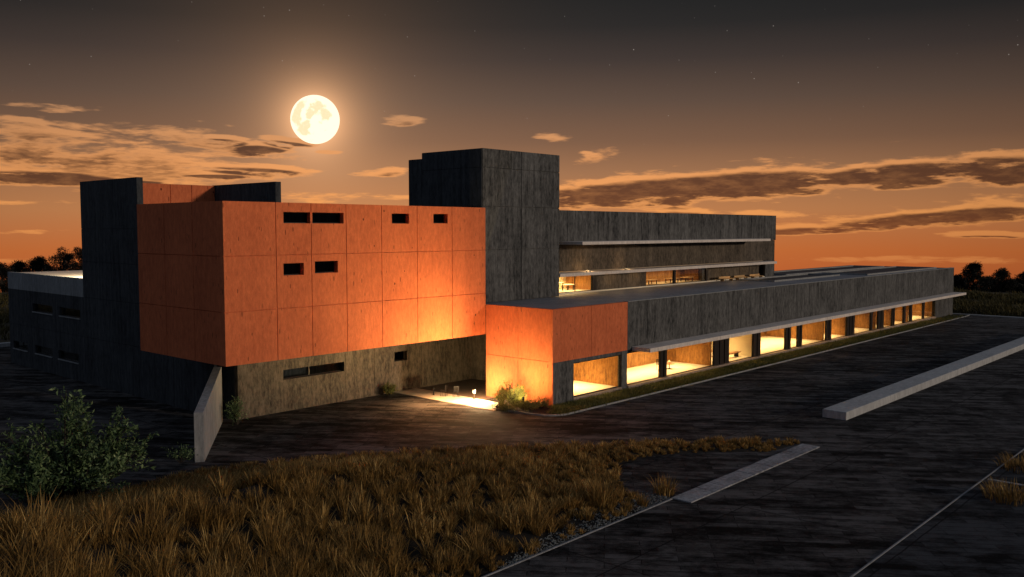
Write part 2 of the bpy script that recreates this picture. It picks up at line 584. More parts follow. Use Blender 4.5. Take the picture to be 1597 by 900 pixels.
def copy_tree(o, parent=None):
    c = o.copy()
    COL.objects.link(c)
    if parent:
        c.parent = parent
    for ch in list(o.children):
        copy_tree(ch, c)
    return c


def cut(rect, holes):
    u0, u1, w0, w1 = rect
    us = sorted({u0, u1, *[h for q in holes for h in q[:2] if u0 < h < u1]})
    ws = sorted({w0, w1, *[h for q in holes for h in q[2:] if w0 < h < w1]})
    out = []
    for a, b in zip(us, us[1:]):
        run = None
        for c, d in zip(ws, ws[1:]):
            mu, mw = (a + b) / 2, (c + d) / 2
            if any(h[0] < mu < h[1] and h[2] < mw < h[3] for h in holes):
                if run:
                    out.append(run)
                run = None
            else:
                run = (a, b, run[2], d) if run else (a, b, c, d)
        if run:
            out.append(run)
    return out


def bx(mb, axis, pos, rect, d0, d1):
    u0, u1, w0, w1 = rect
    if axis == 'y':
        mb.box(u0, u1, pos + d0, pos + d1, w0, w1)
    else:
        mb.box(pos + d0, pos + d1, u0, u1, w0, w1)


def panel_wall(axis, pos, us, ws, holes=(), gap=.04, pd=.07, bd=.28):
    """a wall of cast panels with open joints between them and a solid backing; inward is +axis"""
    mb = MB()
    for i in range(len(us) - 1):
        for j in range(len(ws) - 1):
            g = gap / 2
            r = (us[i] + (g if i else 0), us[i + 1] - (g if i < len(us) - 2 else 0), ws[j] + (g if j else 0), ws[j + 1] - (g if j < len(ws) - 2 else 0))
            for q in cut(r, holes):
                bx(mb, axis, pos, q, 0, pd)
    for q in cut((us[0], us[-1], ws[0], ws[-1]), holes):
        bx(mb, axis, pos, q, pd, pd + bd)
    return mb


def window(parent, axis, pos, u0, u1, w0, w1, depth=.30, bars=(), fw=.05, mat='metal', label=None, pane='glass', tilt=0.0):
    mb = MB()
    a, b = depth, depth + .07
    bx(mb, axis, pos, (u0, u0 + fw, w0, w1), a, b)
    bx(mb, axis, pos, (u1 - fw, u1, w0, w1), a, b)
    bx(mb, axis, pos, (u0 + fw, u1 - fw, w0, w0 + fw), a, b)
    bx(mb, axis, pos, (u0 + fw, u1 - fw, w1 - fw, w1), a, b)
    for q in bars:
        bx(mb, axis, pos, (q - fw / 2, q + fw / 2, w0 + fw, w1 - fw), a, b)
    fr = mb.build('window', M[mat], parent)
    if label:
        fr['label'] = label
    p = MB()
    e = .004
    bx(p, axis, pos, (u0 + fw + e, u1 - fw - e, w0 + fw + e, w1 - fw - e), a + .025, a + .04)
    if tilt:                            # pane tilted so lamp reflections turn away from the camera
        wm = (w0 + w1) / 2
        p.v = [(x_, y_ + tilt * (z_ - wm), z_) for x_, y_, z_ in p.v]
    p.build('pane', M[pane], fr)
    return fr


def area_lamp(parent, x0, x1, y0, y1, z, watts, color=(1, .61, .25), spread=120):
    mb = MB().box(x0, x1, y0, y1, z, z + .05)
    fx = mb.build('ceiling_light', M['black'], parent)
    ld = bpy.data.lights.new('ceiling_light_glow', 'AREA')
    ld.shape = 'RECTANGLE'
    ld.size, ld.size_y = (x1 - x0) * .96, (y1 - y0) * .96
    ld.energy = watts
    ld.color = color
    ld.spread = R(spread)
    lo = bpy.data.objects.new('ceiling_light_glow', ld)
    lo.location = ((x0 + x1) / 2, (y0 + y1) / 2, z - .012)
    COL.objects.link(lo)
    lo.parent = fx
    return fx


# ------------------------------------------------------------------ ground
def terrain_z(x, y):
    r = np.hypot(x - 20, y - 20)
    t = np.clip(r - 152, 0, None)
    bump = .35 * np.sin(x * .06 + 1) * np.sin(y * .05 + .4) * np.clip((r - 100) / 40, 0, 1)
    return -.06 - .0016 * np.minimum(t, 60) ** 2 - .19 * np.clip(t - 60, 0, None) + np.where(r > 118, bump + np.clip((r - 118) / 20, 0, 1) * .4, 0) * np.clip(1 - t / 60, 0, 1)


def build_ground():
    rs = np.concatenate([np.linspace(0, 110, 12), np.linspace(114, 240, 43), np.geomspace(250, 6000, 24)])
    na = 144
    vs, fs = [], []
    for r in rs:
        for k in range(na):
            a = 2 * math.pi * k / na
            vs.append((20 + r * math.cos(a), 20 + r * math.sin(a)))
    vs = np.array(vs)
    z = terrain_z(vs[:, 0], vs[:, 1])
    v3 = np.column_stack([vs, z])
    for i in range(len(rs) - 1):
        for k in range(na):
            fs.append((i * na + k, (i + 1) * na + k, (i + 1) * na + (k + 1) % na, i * na + (k + 1) % na))
    o = array_mesh('ground', v3, fs, np.zeros((0, 3), int), M['field'])
    o.data.shade_smooth()
    struct(o)


build_ground()
struct(MB().quad((-45, -60, 0), (131.4, -60, 0), (131.4, 96.4, 0), (-45, 96.4, 0)).build('pavement', M['asphalt']))
struct(MB().quad((-45, -60, .006), (131.2, -60, .006), (131.2, 11.1, .006), (-45, 11.1, .006)).build('side_pavement', M['asphalt_rough']))
struct(MB().box(41.4, 43.6, 38.9, 48.66, -.1, .035).build('path', M['path']))

struct(MB().quad((43.6, 42.0, .008), (49.38, 42.0, .008), (49.38, 48.68, .008), (43.6, 48.68, .008)).build('court_brown_sheet', plain('brown_court_tone', (.085, .060, .045), rough=.85, var=.3, sc=3.0)))  # brown sheet added so this dim corner does not fall to black

# kerbs
k = MB().box(-45, 131.4, 11.14, 11.205, -.1, .035)
tag(k.build('pavement_edging', M['roof'], bevel=.01), 'thin broken pale edging line crossing the dark pavement at lower right', 'kerb')
tag(MB().box(45.2, 45.35, -10, 11.0, -.1, .05).build('pavement_edging', M['kerb'], bevel=.01), 'short edging strip branching off beside the small grass clump at right', 'kerb')
k = MB().box(131.42, 132.3, -60, 34.2, -.1, .10).box(131.42, 132.3, 34.2, 60, -.1, .10)
tag(k.build('far_kerb', M['kerb']), 'pale kerb along the far field beyond the long wing', 'kerb')
k = MB().box(-45, 50, 96.42, 97.3, -.1, .35)
tag(k.build('low_kerb_wall', M['kerb']), 'pale low kerb wall at the left edge before the far grass', 'kerb')
# kerb with rounded corner round the planted strip
cpts = [(41.75, 39.2), (42.2, 36.2)]
for t in np.linspace(0, 1, 9)[1:]:
    a = R(188) + t * R(82)
    cpts.append((43.75 + 1.5 * math.cos(a), 36.15 + 1.5 * math.sin(a)))
cpts += [(60, 34.55), (80, 34.55), (110, 34.6), (129, 34.75), (131.38, 34.9)]
mb = MB()
w = .04
out_, in_ = [], []
P = [np.array(p, float) for p in cpts]
for i, p in enumerate(P):
    t = P[min(i + 1, len(P) - 1)] - P[max(i - 1, 0)]
    t /= np.linalg.norm(t)
    nn = np.array([-t[1], t[0]])
    out_.append(p - nn * w)
    in_.append(p + nn * w)
nP = len(P)
vs = [(*p, -.05) for p in out_] + [(*p, .10) for p in out_] + [(*p, .10) for p in in_] + [(*p, -.05) for p in in_]
fs = []
for i in range(nP - 1):
    for a, b in ((0, 1), (1, 2), (2, 3)):
        fs.append((a * nP + i, a * nP + i + 1, b * nP + i + 1, b * nP + i))
mb.add(vs, fs)
tag(mb.build('planting_kerb', M['pale']), 'thin white kerb curving round the planted strip before the long wing', 'kerb')
struct(MB().prism([tuple(p) for p in in_] + [(131.3, 36.85), (44.9, 36.85), (44.85, 39.2)], -.1, .05).build('planting_bed', M['soil']))

# ------------------------------------------------------------------ the building
B = thing('concrete_building', 'large dark concrete building with orange upper volume, tower and long lit glazed wing', 'building', (44.92, 42.9, 0))
B.location = (0, 0, 0)

# --- orange upper volume
XO, YF, ZB, ZT = 24.95, 42.9, 4.33, 13.10
fac_h = [(28.66, 32.80, 11.95, 12.58), (36.5, 37.92, 11.97, 12.60), (40.02, 41.3, 12.0, 12.62), (28.61, 29.96, 9.03, 9.71), (30.71, 32.34, 9.08, 9.77)]
o = panel_wall('y', YF, [XO, 28.16, 30.5, 32.98, 35.68, 38.6, 41.7, 44.9], [ZB, 7.2, 10.18, ZT], fac_h).build('wall', M['orange'], B)
o['label'] = 'orange panelled front wall of the upper volume with slit windows'
o = panel_wall('x', XO, [YF + .353, 46.1, 49.3, 52.6], [ZB, 7.2, 10.18, ZT]).build('wall', M['orange'], B)
o['label'] = 'shaded orange end wall of the upper volume'
for h in fac_h:
    window(B, 'y', YF, *h, depth=.36, pane='dull_glass', bars=(30.55,) if h[1] - h[0] > 3 else ())
MB().box(30.48, 30.62, YF + .05, YF + .36, 11.95, 12.58).build('mullion', M['orange'], B)
MB().box(XO + .36, 44.88, YF + .36, 52.6, 12.6, 13.0).build('roof', M['dark_roof'], B)
MB().box(XO + .03, 44.88, YF + .03, 52.58, ZB + .02, ZB + .28).build('soffit', M['concrete'], B)
MB().box(XO + .36, 45.5, 52.3, 52.58, ZB + .3, 13.0).build('inner_wall', M['shade_concrete'], B)
MB().box(44.6, 44.86, YF + .36, 52.3, ZB + .3, 12.6).build('inner_wall', M['shade_concrete'], B)

# floodlight under the lower edge of the orange volume, washing the forecourt
sf = MB().box(41.3, 41.7, YF + .1, YF + .3, ZB - .06, ZB + .02).build('soffit_light', M['black'], B)
sfd = bpy.data.lights.new('soffit_light_glow', 'SPOT')
sfd.energy = 5200
sfd.color = (1, .47, .17)
sfd.spot_size = R(138)
sfd.spot_blend = 1.0
sfd.shadow_soft_size = .12
sfo = bpy.data.objects.new('soffit_light_glow', sfd)
sfo.location = (41.5, YF + .2, ZB - .1)
sfo.rotation_euler = (R(-22), 0, R(-12))
COL.objects.link(sfo)
sfo.parent = sf

# --- roof parapets
panel_wall('y', 60.2, [28.95, 31.0, 32.6, 34.4], [12.0, 14.78], gap=.04).build('parapet', M['orange'], B)['label'] = 'set back orange parapet between dark fins'
MB().box(34.42, 34.86, 52.4, 60.6, 12.0, 14.82).build('parapet_fin', M['shade_concrete'], B, bevel=.015)
MB().box(28.95, 34.4, 52.6, 60.2, 12.2, 12.9).build('roof', M['dark_roof'], B)

# --- left side: tall slab, long wall, annex band
XS = 28.5
panel_wall('x', XS, [60.0, 63.0, 66.2, 69.15], [6.52, 9.2, 11.65, 15.16], gap=.025, pd=.05, bd=.38).build('tall_slab', M['shade_concrete'], B)
panel_wall('x', XS, [50.4, 54, 57, 59.97], [6.52, 9.2, 12.9], gap=.025, pd=.05, bd=.38).build('tall_slab', M['shade_concrete'], B)
MB().box(XS + 3.0, XS + 3.2, 69.35, 84.1, 0, 7.45).build('inner_wall', M['shade_concrete'], B)
MB().box(XS + .4, XS + 3.2, 69.0, 69.3, 0, 6.6).build('inner_wall', M['shade_concrete'], B)
ann_h = [(75.08, 79.2, 4.84, 5.5), (69.85, 73.7, 4.84, 5.5), (80.56, 83.76, 1.38, 2.02), (75.37, 78.9, 1.38, 2.04), (70.34, 74.17, 1.38, 2.06)]
o = panel_wall('x', XS, [50.4, 55.5, 60.4, 64.6, 69.15, 74.4, 79.6, 84.55], [0, 3.5, 6.5], ann_h, gap=.025, pd=.05, bd=.3).build('wall', M['shade_concrete'], B)
o['label'] = 'shade toned concrete side wall with small slit windows'
for i, h in enumerate(ann_h):
    window(B, 'x', XS, *h, depth=.2, bars=((h[0] + h[1]) / 2,) if i == 2 else ())
    MB().box(XS - .06, XS + .2, h[0] - .02, h[1] + .02, h[2] - .09, h[2] - .003).build('window_sill', M['pale'], B)
MB().box(XS, XS + .35, 69.16, 84.6, 6.503, 7.93).build('roof_band', M['pale'], B, bevel=.012)
MB().box(XS + .351, 60, 69.5, 84.5, 7.5, 7.86).build('roof', M['white_roof'], B)['label'] = 'pale roof of the low annex catching light'
MB().box(XS + .36, 60, 84.2, 84.52, 0, 7.49).build('inner_wall', M['shade_concrete'], B)
MB().box(XS + .36, 46, 50.5, 50.8, 4.7, 12.1).build('inner_wall', M['shade_concrete'], B)
MB().box(59.7, 60, 52.6, 84.2, 0, 7.49).build('inner_wall', M['shade_concrete'], B)
MB().box(XS + .45, 45.5, 60.6, 69.15, 6.7, 12.2).build('inner_wall', M['shade_concrete'], B)
MB().box(XS + .36, 59.7, 52.6, 84.2, 3.2, 3.5).build('floor', M['shade_concrete'], B)
lf = MB().box(29.3, 29.5, 70.15, 70.6, 4.95, 5.35).build('wall_light', M['panel'], B)
lf['label'] = 'small lit lamp seen through the annex window'
rl = MB().box(31.0, 31.6, 69.152, 69.35, 10.6, 10.75).build('roof_light', M['panel'], B)
rld = bpy.data.lights.new('roof_light_glow', 'POINT')
rld.energy = 6000
rld.color = (1, .78, .5)
rld.shadow_soft_size = .15
rlo = bpy.data.objects.new('roof_light_glow', rld)
rlo.location = (31.3, 69.9, 10.4)
COL.objects.link(rlo)
rlo.parent = rl

# --- undercroft wall below the orange volume
rec_h = [(32.33, 37.14, 2.04, 2.68), (41.56, 42.76, 2.2, 2.88)]
o = panel_wall('y', 48.7, [29.1, 34.5, 37.25, 39.75, 42.9, 46.1, 49.4], [0, ZB], rec_h, gap=.025).build('wall', M['brown'], B)
o['label'] = 'board marked brown concrete wall under the overhang'
for h in rec_h:
    window(B, 'y', 48.7, *h, depth=.3, tilt=.12, pane='dull_glass', bars=(34.5,) if h[1] - h[0] > 3 else ())
MB().box(49.4, 49.7, 43.5, 49.0, 0, ZB + .28).build('return_wall', M['brown'], B)
MB().box(29.12, 49.4, 52.0, 52.3, 0, ZB).build('inner_wall', M['shade_concrete'], B)
MB().box(29.12, 29.4, 49.06, 52.0, 0, ZB).build('inner_wall', M['shade_concrete'], B)

# --- tower
tw = panel_wall('y', 44.2, [46.0, 50.15, 54.6], [6.38, 10.15, 13.25, 16.0, 17.34], gap=.055)
tw.box(46.0, 46.35, 44.56, 50.5, 6.38, 17.34)
tw.box(46.0, 46.35, 50.52, 52.0, 6.38, 16.9)
tw.box(54.25, 54.6, 44.56, 52.0, 6.38, 17.32)
tw.box(46.36, 54.24, 51.7, 52.0, 6.38, 16.9)
o = tw.build('tower_wall', M['concrete'], B)
o['label'] = 'tall dark concrete stair tower'
for yy in (46.2, 48.3):
    pass
MB().box(46.36, 54.24, 44.56, 51.7, 16.7, 16.9).build('roof', M['dark_roof'], B)
# side panels of the tower, standing 6 cm proud with joints
ts = MB()
for a, b in ((44.26, 46.3), (46.33, 48.35), (48.38, 50.48)):
    for c, d in ((6.42, 10.13), (10.17, 13.23), (13.27, 15.98), (16.02, 17.30)):
        ts.box(45.94, 45.998, a, b, c, d)
for c, d in ((6.42, 13.23), (13.27, 16.87)):
    ts.box(45.94, 45.998, 50.53, 51.98, c, d)
ts.build('tower_panels', M['shade_concrete'], B)

# --- small orange box at the wing's near end
X0, YW, ZR = 44.92, 36.88, 6.4
panel_wall('x', X0, [YW + .353, 39.9, 42.88], [0, 2.95, ZR], gap=.03, pd=.06, bd=.3).build('wall', M['orange'], B)['label'] = 'bright orange end wall of the entrance block'
o = panel_wall('y', YW, [X0, 49.1, 53.4], [2.9, ZR], gap=.03).build('wall', M['orange'], B)
o['label'] = 'orange upper front of the entrance block'
fr = MB()
fr.box(X0 + .072, 47.15, YW + .004, YW + .35, 0, 2.897)
fr.box(52.72, 53.4, YW + .004, YW + .35, 0, 2.897)
fr.box(47.152, 52.718, YW + .03, YW + .35, 2.66, 2.897)
fr.build('pier', M['concrete'], B)
MB().box(X0, X0 + .07, YW + .003, YW + .351, 0, 2.897).build('wall_edge', M['orange'], B)
MB().box(47.152, 52.718, YW - .01, YW + .5, 0, .30).build('plinth', M['plinth'], B)
window(B, 'y', YW, 47.152, 52.718, .302, 2.658, depth=.12, fw=.07, mat='black')
MB().box(X0 + .37, 53.4, YW + .36, 43.4, 6.0, 6.36).build('roof', M['roof'], B)
MB().box(X0 + .37, 53.4, 43.4, 44.19, 6.0, 6.36).build('roof', M['roof'], B)
# its room
MB().box(47.0, 53.0, YW + .5, 43.4, .0, .298).build('floor', M['floor'], B)
MB().box(46.8, 46.998, YW + .36, 43.4, 0, 2.95).build('inner_wall', M['cream'], B)
MB().box(52.74, 52.98, YW + .36, 43.4, .3, 2.94).build('inner_wall', M['inside'], B)
MB().box(47.0, 52.74, 42.0, 42.2, .3, 2.94).build('inner_wall', M['cream'], B)
MB().box(46.8, 53.39, YW + .36, 43.4, 2.95, 3.1).build('ceiling', M['soffit'], B)
area_lamp(B, 48.2, 51.8, 38.2, 41.2, 2.86, 520, spread=115)

# --- long wing
XE = 130.8
o = panel_wall('y', YW, [53.43] + [53.4 + 2.58 * i for i in range(1, 30)] + [XE], [2.9, ZR], gap=.028, pd=.05).build('wall', M['concrete'], B)
o['label'] = 'long dark board marked parapet wall of the wing'
MB().box(123.3, XE, YW + .02, YW + .35, 0, 2.897).build('pier', M['concrete'], B)
MB().box(XE - .34, XE, YW + .36, 51.0, 0, 6.38).build('wall', M['concrete'], B)
MB().box(53.42, XE - .35, YW + .36, 50.6, 5.9, 6.33).build('roof', M['roof'], B)
MB().box(53.4, XE - .34, 50.62, 50.95, 0, 6.40).build('wall', M['concrete'], B)
cp = MB().box(53.45, XE + .03, YW - .03, YW + .42, 6.402, 6.45)
cp.build('coping', M['pale'], B)
MB().box(54.0, 131.0, 35.3, YW - .003, 2.80, 3.10).build('canopy', M['canopy'], B, bevel=.015)['label'] = 'long thin pale concrete canopy over the glazing'
MB().box(53.42, 123.3, YW - .12, YW + .5, 0, .30).build('plinth', M['plinth'], B)
MB().box(53.42, 123.28, YW + .1, YW + .35, 2.66, 2.897).build('lintel', M['concrete'], B)
MB().box(53.42, 123.3, YW + .5, 46.5, 0, .296).build('floor', M['floor'], B)
MB().box(53.42, 123.3, YW + .36, 46.8, 2.90, 3.05).build('ceiling', M['soffit'], B)
# partitions: x of the partition, depth of the back wall of the room to its left, back wall material
rooms = [(53.45, 66.2, 41.6, 'inside'), (66.2, 73.7, 46.2, 'cream'), (73.7, 88.93, 43.5, 'inside'), (88.93, 95.0, 42.4, 'inside'),
         (95.0, 103.3, 41.4, 'wood'), (103.3, 108.2, 42.0, 'inside'), (108.2, 114.2, 42.0, 'inside'), (114.2, 123.3, 41.5, 'inside')]
for i, (a, b, yb, mt) in enumerate(rooms):
    pm = 'inside' if i != 1 else 'cream'
    MB().box(b - .2, b - .004, YW + .37, yb, .30, 2.897).build('partition', M[pm], B)
    MB().box(a, b - .2, yb, yb + .2, .30, 2.897).build('inner_wall', M[mt], B)
    area = (b - a) * (yb - YW)
    area_lamp(B, a + .8, b - 1.0, YW + 1.1, yb - .8, 2.84, area * (15 if i < 4 else 10 if i != 4 else 8.0), spread=115)
# glazing: columns between the panes (real x of each from the photograph's rhythm)
cols = [(58.02, 58.92), (66.21, 68.72), (73.14, 74.5), (79.6, 80.7), (82.26, 83.2), (88.95, 90.2), (94.3, 96.4), (101.1, 101.65), (103.3, 105.1),
        (107.85, 108.7), (111.8, 112.4), (114.1, 114.8), (118.9, 119.4)]
edges = [53.43]
for a, b in cols:
    c = MB()
    nseg = 3 if b - a > 2 else 2 if b - a > .8 else 1
    wd = (b - a) / nseg
    for q in range(nseg):
        c.box(a + q * wd + (.09 if q else 0), a + (q + 1) * wd - (.09 if q < nseg - 1 else 0), YW + .12, YW + .32, .302, 2.658)
    if nseg > 1:
        c.box(a + .02, b - .02, YW + .20, YW + .26, .302, 2.655)
    c.build('mullion', M['metal'], B)
    edges += [a, b]
edges.append(123.28)
for a, b in zip(edges[::2], edges[1::2]):
    window(B, 'y', YW, a + .002, b - .002, .302, 2.658, depth=.16, fw=.04, mat='black')

# roof trays on the wing; the first dark infill stands for shadow
for (x0, x1, y0, y1) in ((84.5, 101.0, 40.6, 44.4), (104.0, 129.0, 38.6, 44.0), (97.0, 128.0, 45.2, 49.6)):
    t = MB()
    t.box(x0, x1, y0, y0 + .18, 6.332, 6.50).box(x0, x1, y1 - .18, y1, 6.332, 6.50)
    t.box(x0, x0 + .18, y0 + .18, y1 - .18, 6.332, 6.50).box(x1 - .18, x1, y0 + .18, y1 - .18, 6.332, 6.50)
    q = t.build('roof_kerb', M['pale'], B)
    MB().box(x0 + .18, x1 - .18, y0 + .18, y1 - .18, 6.332, 6.36).build('membrane_and_shade', M['dark_roof'], q)

# --- rear block with two thin canopies
YR, XR = 45.5, 94.8
panel_wall('y', YR, [54.62] + [57.3 + 2.68 * i for i in range(14)] + [XR], [10.42, 13.15], gap=.03, pd=.05).build('wall', M['concrete'], B)['label'] = 'dark concrete parapet of the rear block'
panel_wall('y', YR + .12, [54.62, 58, 63.2, 69, 74, 79, 84, 89, XR], [8.2, 10.40], gap=.02, pd=.05).build('wall', M['brown'], B)['label'] = 'brown board marked band between the two canopies'
MB().box(55.9, 88.2, 42.9, YR - .003, 10.40, 10.64).build('canopy', M['canopy'], B, bevel=.012)['label'] = 'upper thin pale canopy of the rear block'
MB().box(54.62, 92.3, 44.1, YR + .1, 7.88, 8.14).build('canopy', M['canopy'], B, bevel=.012)['label'] = 'lower thin pale canopy of the rear block'
MB().box(XR - .3, XR, YR + .36, 50.5, 6.34, 13.1).build('wall', M['concrete'], B)
MB().box(54.62, XR - .3, 50.3, 50.6, 6.34, 13.1).build('wall', M['concrete'], B)
MB().box(54.62, XR - .3, YR + .4, 50.3, 12.6, 12.95).build('roof', M['dark_roof'], B)
MB().box(54.62, XR - .3, YR + .38, 50.3, 8.0, 8.19).build('ceiling', M['soffit'], B)
MB().box(54.62, XR - .3, YR + .16, 50.3, 6.334, 6.44).build('floor', M['floor'], B)
panel_wall('y', YR + .15, [61.5, 65.2, 69.0], [6.445, 7.94], gap=.02, pd=.05).build('wall', M['brown'], B)
panel_wall('y', YR + .8, [80.1, 84, 88, 92.6], [6.445, 7.94], gap=.02, pd=.05).build('wall', M['brown'], B)
MB().box(92.6, XR, YR + .1, YR + .35, 6.34, 8.19).build('pier', M['concrete'], B)
for a, b in ((60.9, 61.2), (61.24, 61.5), (73.8, 74.1), (79.8, 80.1)):
    MB().box(a, b, YR + .15, YR + .35, 6.445, 7.94).build('mullion', M['metal'], B)
for a, b in ((54.64, 60.9), (69.0, 73.8), (74.1, 79.8)):
    window(B, 'y', YR + .12, a + .002, b - .002, 6.446, 7.94, depth=.1, fw=.05, mat='black', bars=(58.6,) if a < 60 else ())
MB().box(54.62, 62, 49.0, 49.2, 6.445, 7.99).build('inner_wall', M['cream'], B)
MB().box(61.5, 61.7, YR + .55, 49.0, 6.445, 7.99).build('partition', M['inside'], B)
MB().box(68.8, 80.2, 48.6, 48.8, 6.445, 7.99).build('inner_wall', M['inside'], B)
MB().box(80.1, 80.3, YR + 1.2, 48.6, 6.445, 7.99).build('partition', M['inside'], B)
area_lamp(B, 55.4, 60.6, 46.4, 48.6, 7.94, 420, spread=150)
area_lamp(B, 69.6, 79.4, 46.4, 48.2, 7.94, 120, color=(1, .55, .2), spread=150)

for xx, watts in ((63.4, 16), (67.2, 16), (83.5, 14), (89.0, 12)):
    sf = MB().box(xx - .12, xx + .12, 44.6, 44.8, 7.82, 7.878).build('soffit_light', M['black'], B)
    sfd = bpy.data.lights.new('soffit_light_glow', 'POINT')
    sfd.energy = watts
    sfd.color = (1, .62, .28)
    sfd.shadow_soft_size = .08
    sfo = bpy.data.objects.new('soffit_light_glow', sfd)
    sfo.location = (xx, 44.7, 7.72)
    COL.objects.link(sfo)
    sfo.parent = sf

# ------------------------------------------------------------------ garden walls
p0, p1 = np.array([22.55, 41.0]), np.array([28.15, 48.9])
dv = (p1 - p0) / np.linalg.norm(p1 - p0)
nv = np.array([-dv[1], dv[0]]) * .46
ws_ = [p0, p1, p1 + nv, p0 + nv]
hs = [2.5, 3.35, 3.35, 2.5]
mb = MB().add([(*p, -.3) for p in ws_] + [(*p, h) for p, h in zip(ws_, hs)], [(3, 2, 1, 0), (4, 5, 6, 7), (0, 1, 5, 4), (1, 2, 6, 5), (2, 3, 7, 6), (3, 0, 4, 7)])
tag(mb.build('retaining_wall', concrete('fin_wall_concrete', (.16, .165, .17), (.36, .36, .36), streak=1.0), bevel=.015), 'free standing pale concrete fin wall rising toward the corner under the orange volume', 'wall')
mb = MB().box(53.75, 112, 21.0, 22.5, -.1, .50)
tag(mb.build('low_concrete_wall', concrete('beam_concrete', (.26, .265, .265), (.50, .505, .50)), bevel=.03), 'long low pale concrete beam wall lying across the dark pavement at right', 'wall')
mb = MB()
xx = 32.9
while xx < 45.9:
    L = random.uniform(.85, 1.25)
    mb.box(xx, min(xx + L - .03, 46.1), 19.38, 20.36, -.05, .045 + random.uniform(0, .025))
    xx += L
tag(mb.build('paving_strip', concrete('strip_stone', (.12, .12, .125), (.44, .44, .45), streak=.2, bump=.8), bevel=.006), 'straight strip of ribbed pale paving slabs beside the dry grass', 'paving')

# ------------------------------------------------------------------ the dry grass bank
EDGE = np.array([(18.5, 20.35), (31.2, 20.42), (32.6, 22.6), (36.0, 25.3), (38.6, 25.0), (41.2, 23.2), (43.3, 20.9), (46.1, 20.5), (46.5, 20.9), (43.6, 24.2), (40.3, 26.9),
                 (35.8, 30.8), (32.2, 33.5), (28.3, 36.2), (24.3, 38.4), (21.2, 39.4), (17.0, 38.9), (12, 38.6), (6, 39.5)])
POLY = np.vstack([EDGE, [(-8, 41), (-8, 8), (15, 8), (18.5, 14)]])


def seg_dist(px, py, pts, closed):
    d = np.full(px.shape, 1e9)
    n = len(pts)
    for i in range(n if closed else n - 1):
        a, b = pts[i], pts[(i + 1) % n]
        ab = b - a
        t = np.clip(((px - a[0]) * ab[0] + (py - a[1]) * ab[1]) / (ab @ ab), 0, 1)
        d = np.minimum(d, np.hypot(px - a[0] - t * ab[0], py - a[1] - t * ab[1]))
    return d


def inside(px, py, pts):
    r = np.zeros(px.shape, bool)
    n = len(pts)
    for i in range(n):
        (x1, y1), (x2, y2) = pts[i], pts[(i + 1) % n]
        c = ((y1 > py) != (y2 > py)) & (px < (x2 - x1) * (py - y1) / (y2 - y1 + 1e-12) + x1)
        r ^= c
    return r


def bank_z(x, y):
    x, y = np.asarray(x, float), np.asarray(y, float)
    sd = seg_dist(x, y, EDGE, False)
    ins = inside(x, y, POLY)
    t = np.clip(sd / 14.0, 0, 1)
    h = 4.0 * t ** 1.9 + .08 * np.sin(x * 1.1) * np.sin(y * .9 + 1) * np.clip(sd, 0, 1)
    return np.where(ins, h + np.minimum(sd * .2, .06), -.3 * np.clip(sd, 0, 1) - .01)


def build_bank():
    gx = np.arange(-8, 48.01, .4)
    gy = np.arange(8, 47.6, .4)
    X, Y = np.meshgrid(gx, gy)
    Z = bank_z(X, Y)
    nx, ny = len(gx), len(gy)
    v = np.column_stack([X.ravel(), Y.ravel(), Z.ravel()])
    i = np.arange(nx * ny).reshape(ny, nx)
    q = np.stack([i[:-1, :-1], i[:-1, 1:], i[1:, 1:], i[1:, :-1]], -1).reshape(-1, 4)
    o = array_mesh('grass_bank', v, q, np.zeros((0, 3), int), M['soil'])
    o.data.shade_smooth()
    struct(o)


build_bank()


def blades(base, height, lean, az, width, bend=1.0):
    """one array of tapering bent blades; returns verts, quads, tris"""
    n = len(base)
    dirv = np.column_stack([np.cos(az), np.sin(az)])
    sa = az + math.pi / 2 + RNG.uniform(-.5, .5, n)
    side = np.column_stack([np.cos(sa), np.sin(sa), np.zeros(n)])
    v = np.zeros((n, 7, 3))
    for k, (t, wf) in enumerate(((0, .8), (.42, 1.0), (.76, .62), (1.0, 0))):
        p = base.copy()
        out = lean * height * (t ** (1.0 + bend))
        p[:, :2] += dirv * out[:, None]
        p[:, 2] += height * t * np.sqrt(np.clip(1 - (lean * t) ** 2 * .6, .1, 1))
        if k < 3:
            v[:, 2 * k] = p - side * (width * wf * .5)[:, None]
            v[:, 2 * k + 1] = p + side * (width * wf * .5)[:, None]
        else:
            v[:, 6] = p
    b = np.arange(n)[:, None] * 7
    quads = np.concatenate([b + np.array([0, 1, 3, 2]), b + np.array([2, 3, 5, 4])])
    tris = b + np.array([4, 5, 6])
    return v.reshape(-1, 3), quads, tris


def tussocks(name, cx, cy, zf, hgt, nb, spread, wid, mat):
    n = len(cx)
    rep = np.repeat(np.arange(n), nb)
    m = len(rep)
    a = RNG.uniform(0, 2 * math.pi, m)
    r = spread[rep] * np.sqrt(RNG.uniform(0, 1, m))
    bx_, by_ = cx[rep] + r * np.cos(a), cy[rep] + r * np.sin(a)
    base = np.column_stack([bx_, by_, zf(bx_, by_) - .03])
    h = hgt[rep] * RNG.uniform(.45, 1.12, m)
    lean = np.clip(RNG.normal(.22, .15, m) + .5 * r / np.maximum(spread[rep], .01), .02, .98)
    az = np.where(RNG.uniform(0, 1, m) < .3, R(35) + RNG.normal(0, .5, m), a + RNG.normal(0, .5, m))
    w_ = wid * RNG.uniform(.6, 1.3, m)
    return array_mesh(name, *blades(base, h, lean, az, w_, RNG.uniform(.3, 1.2)), mat)


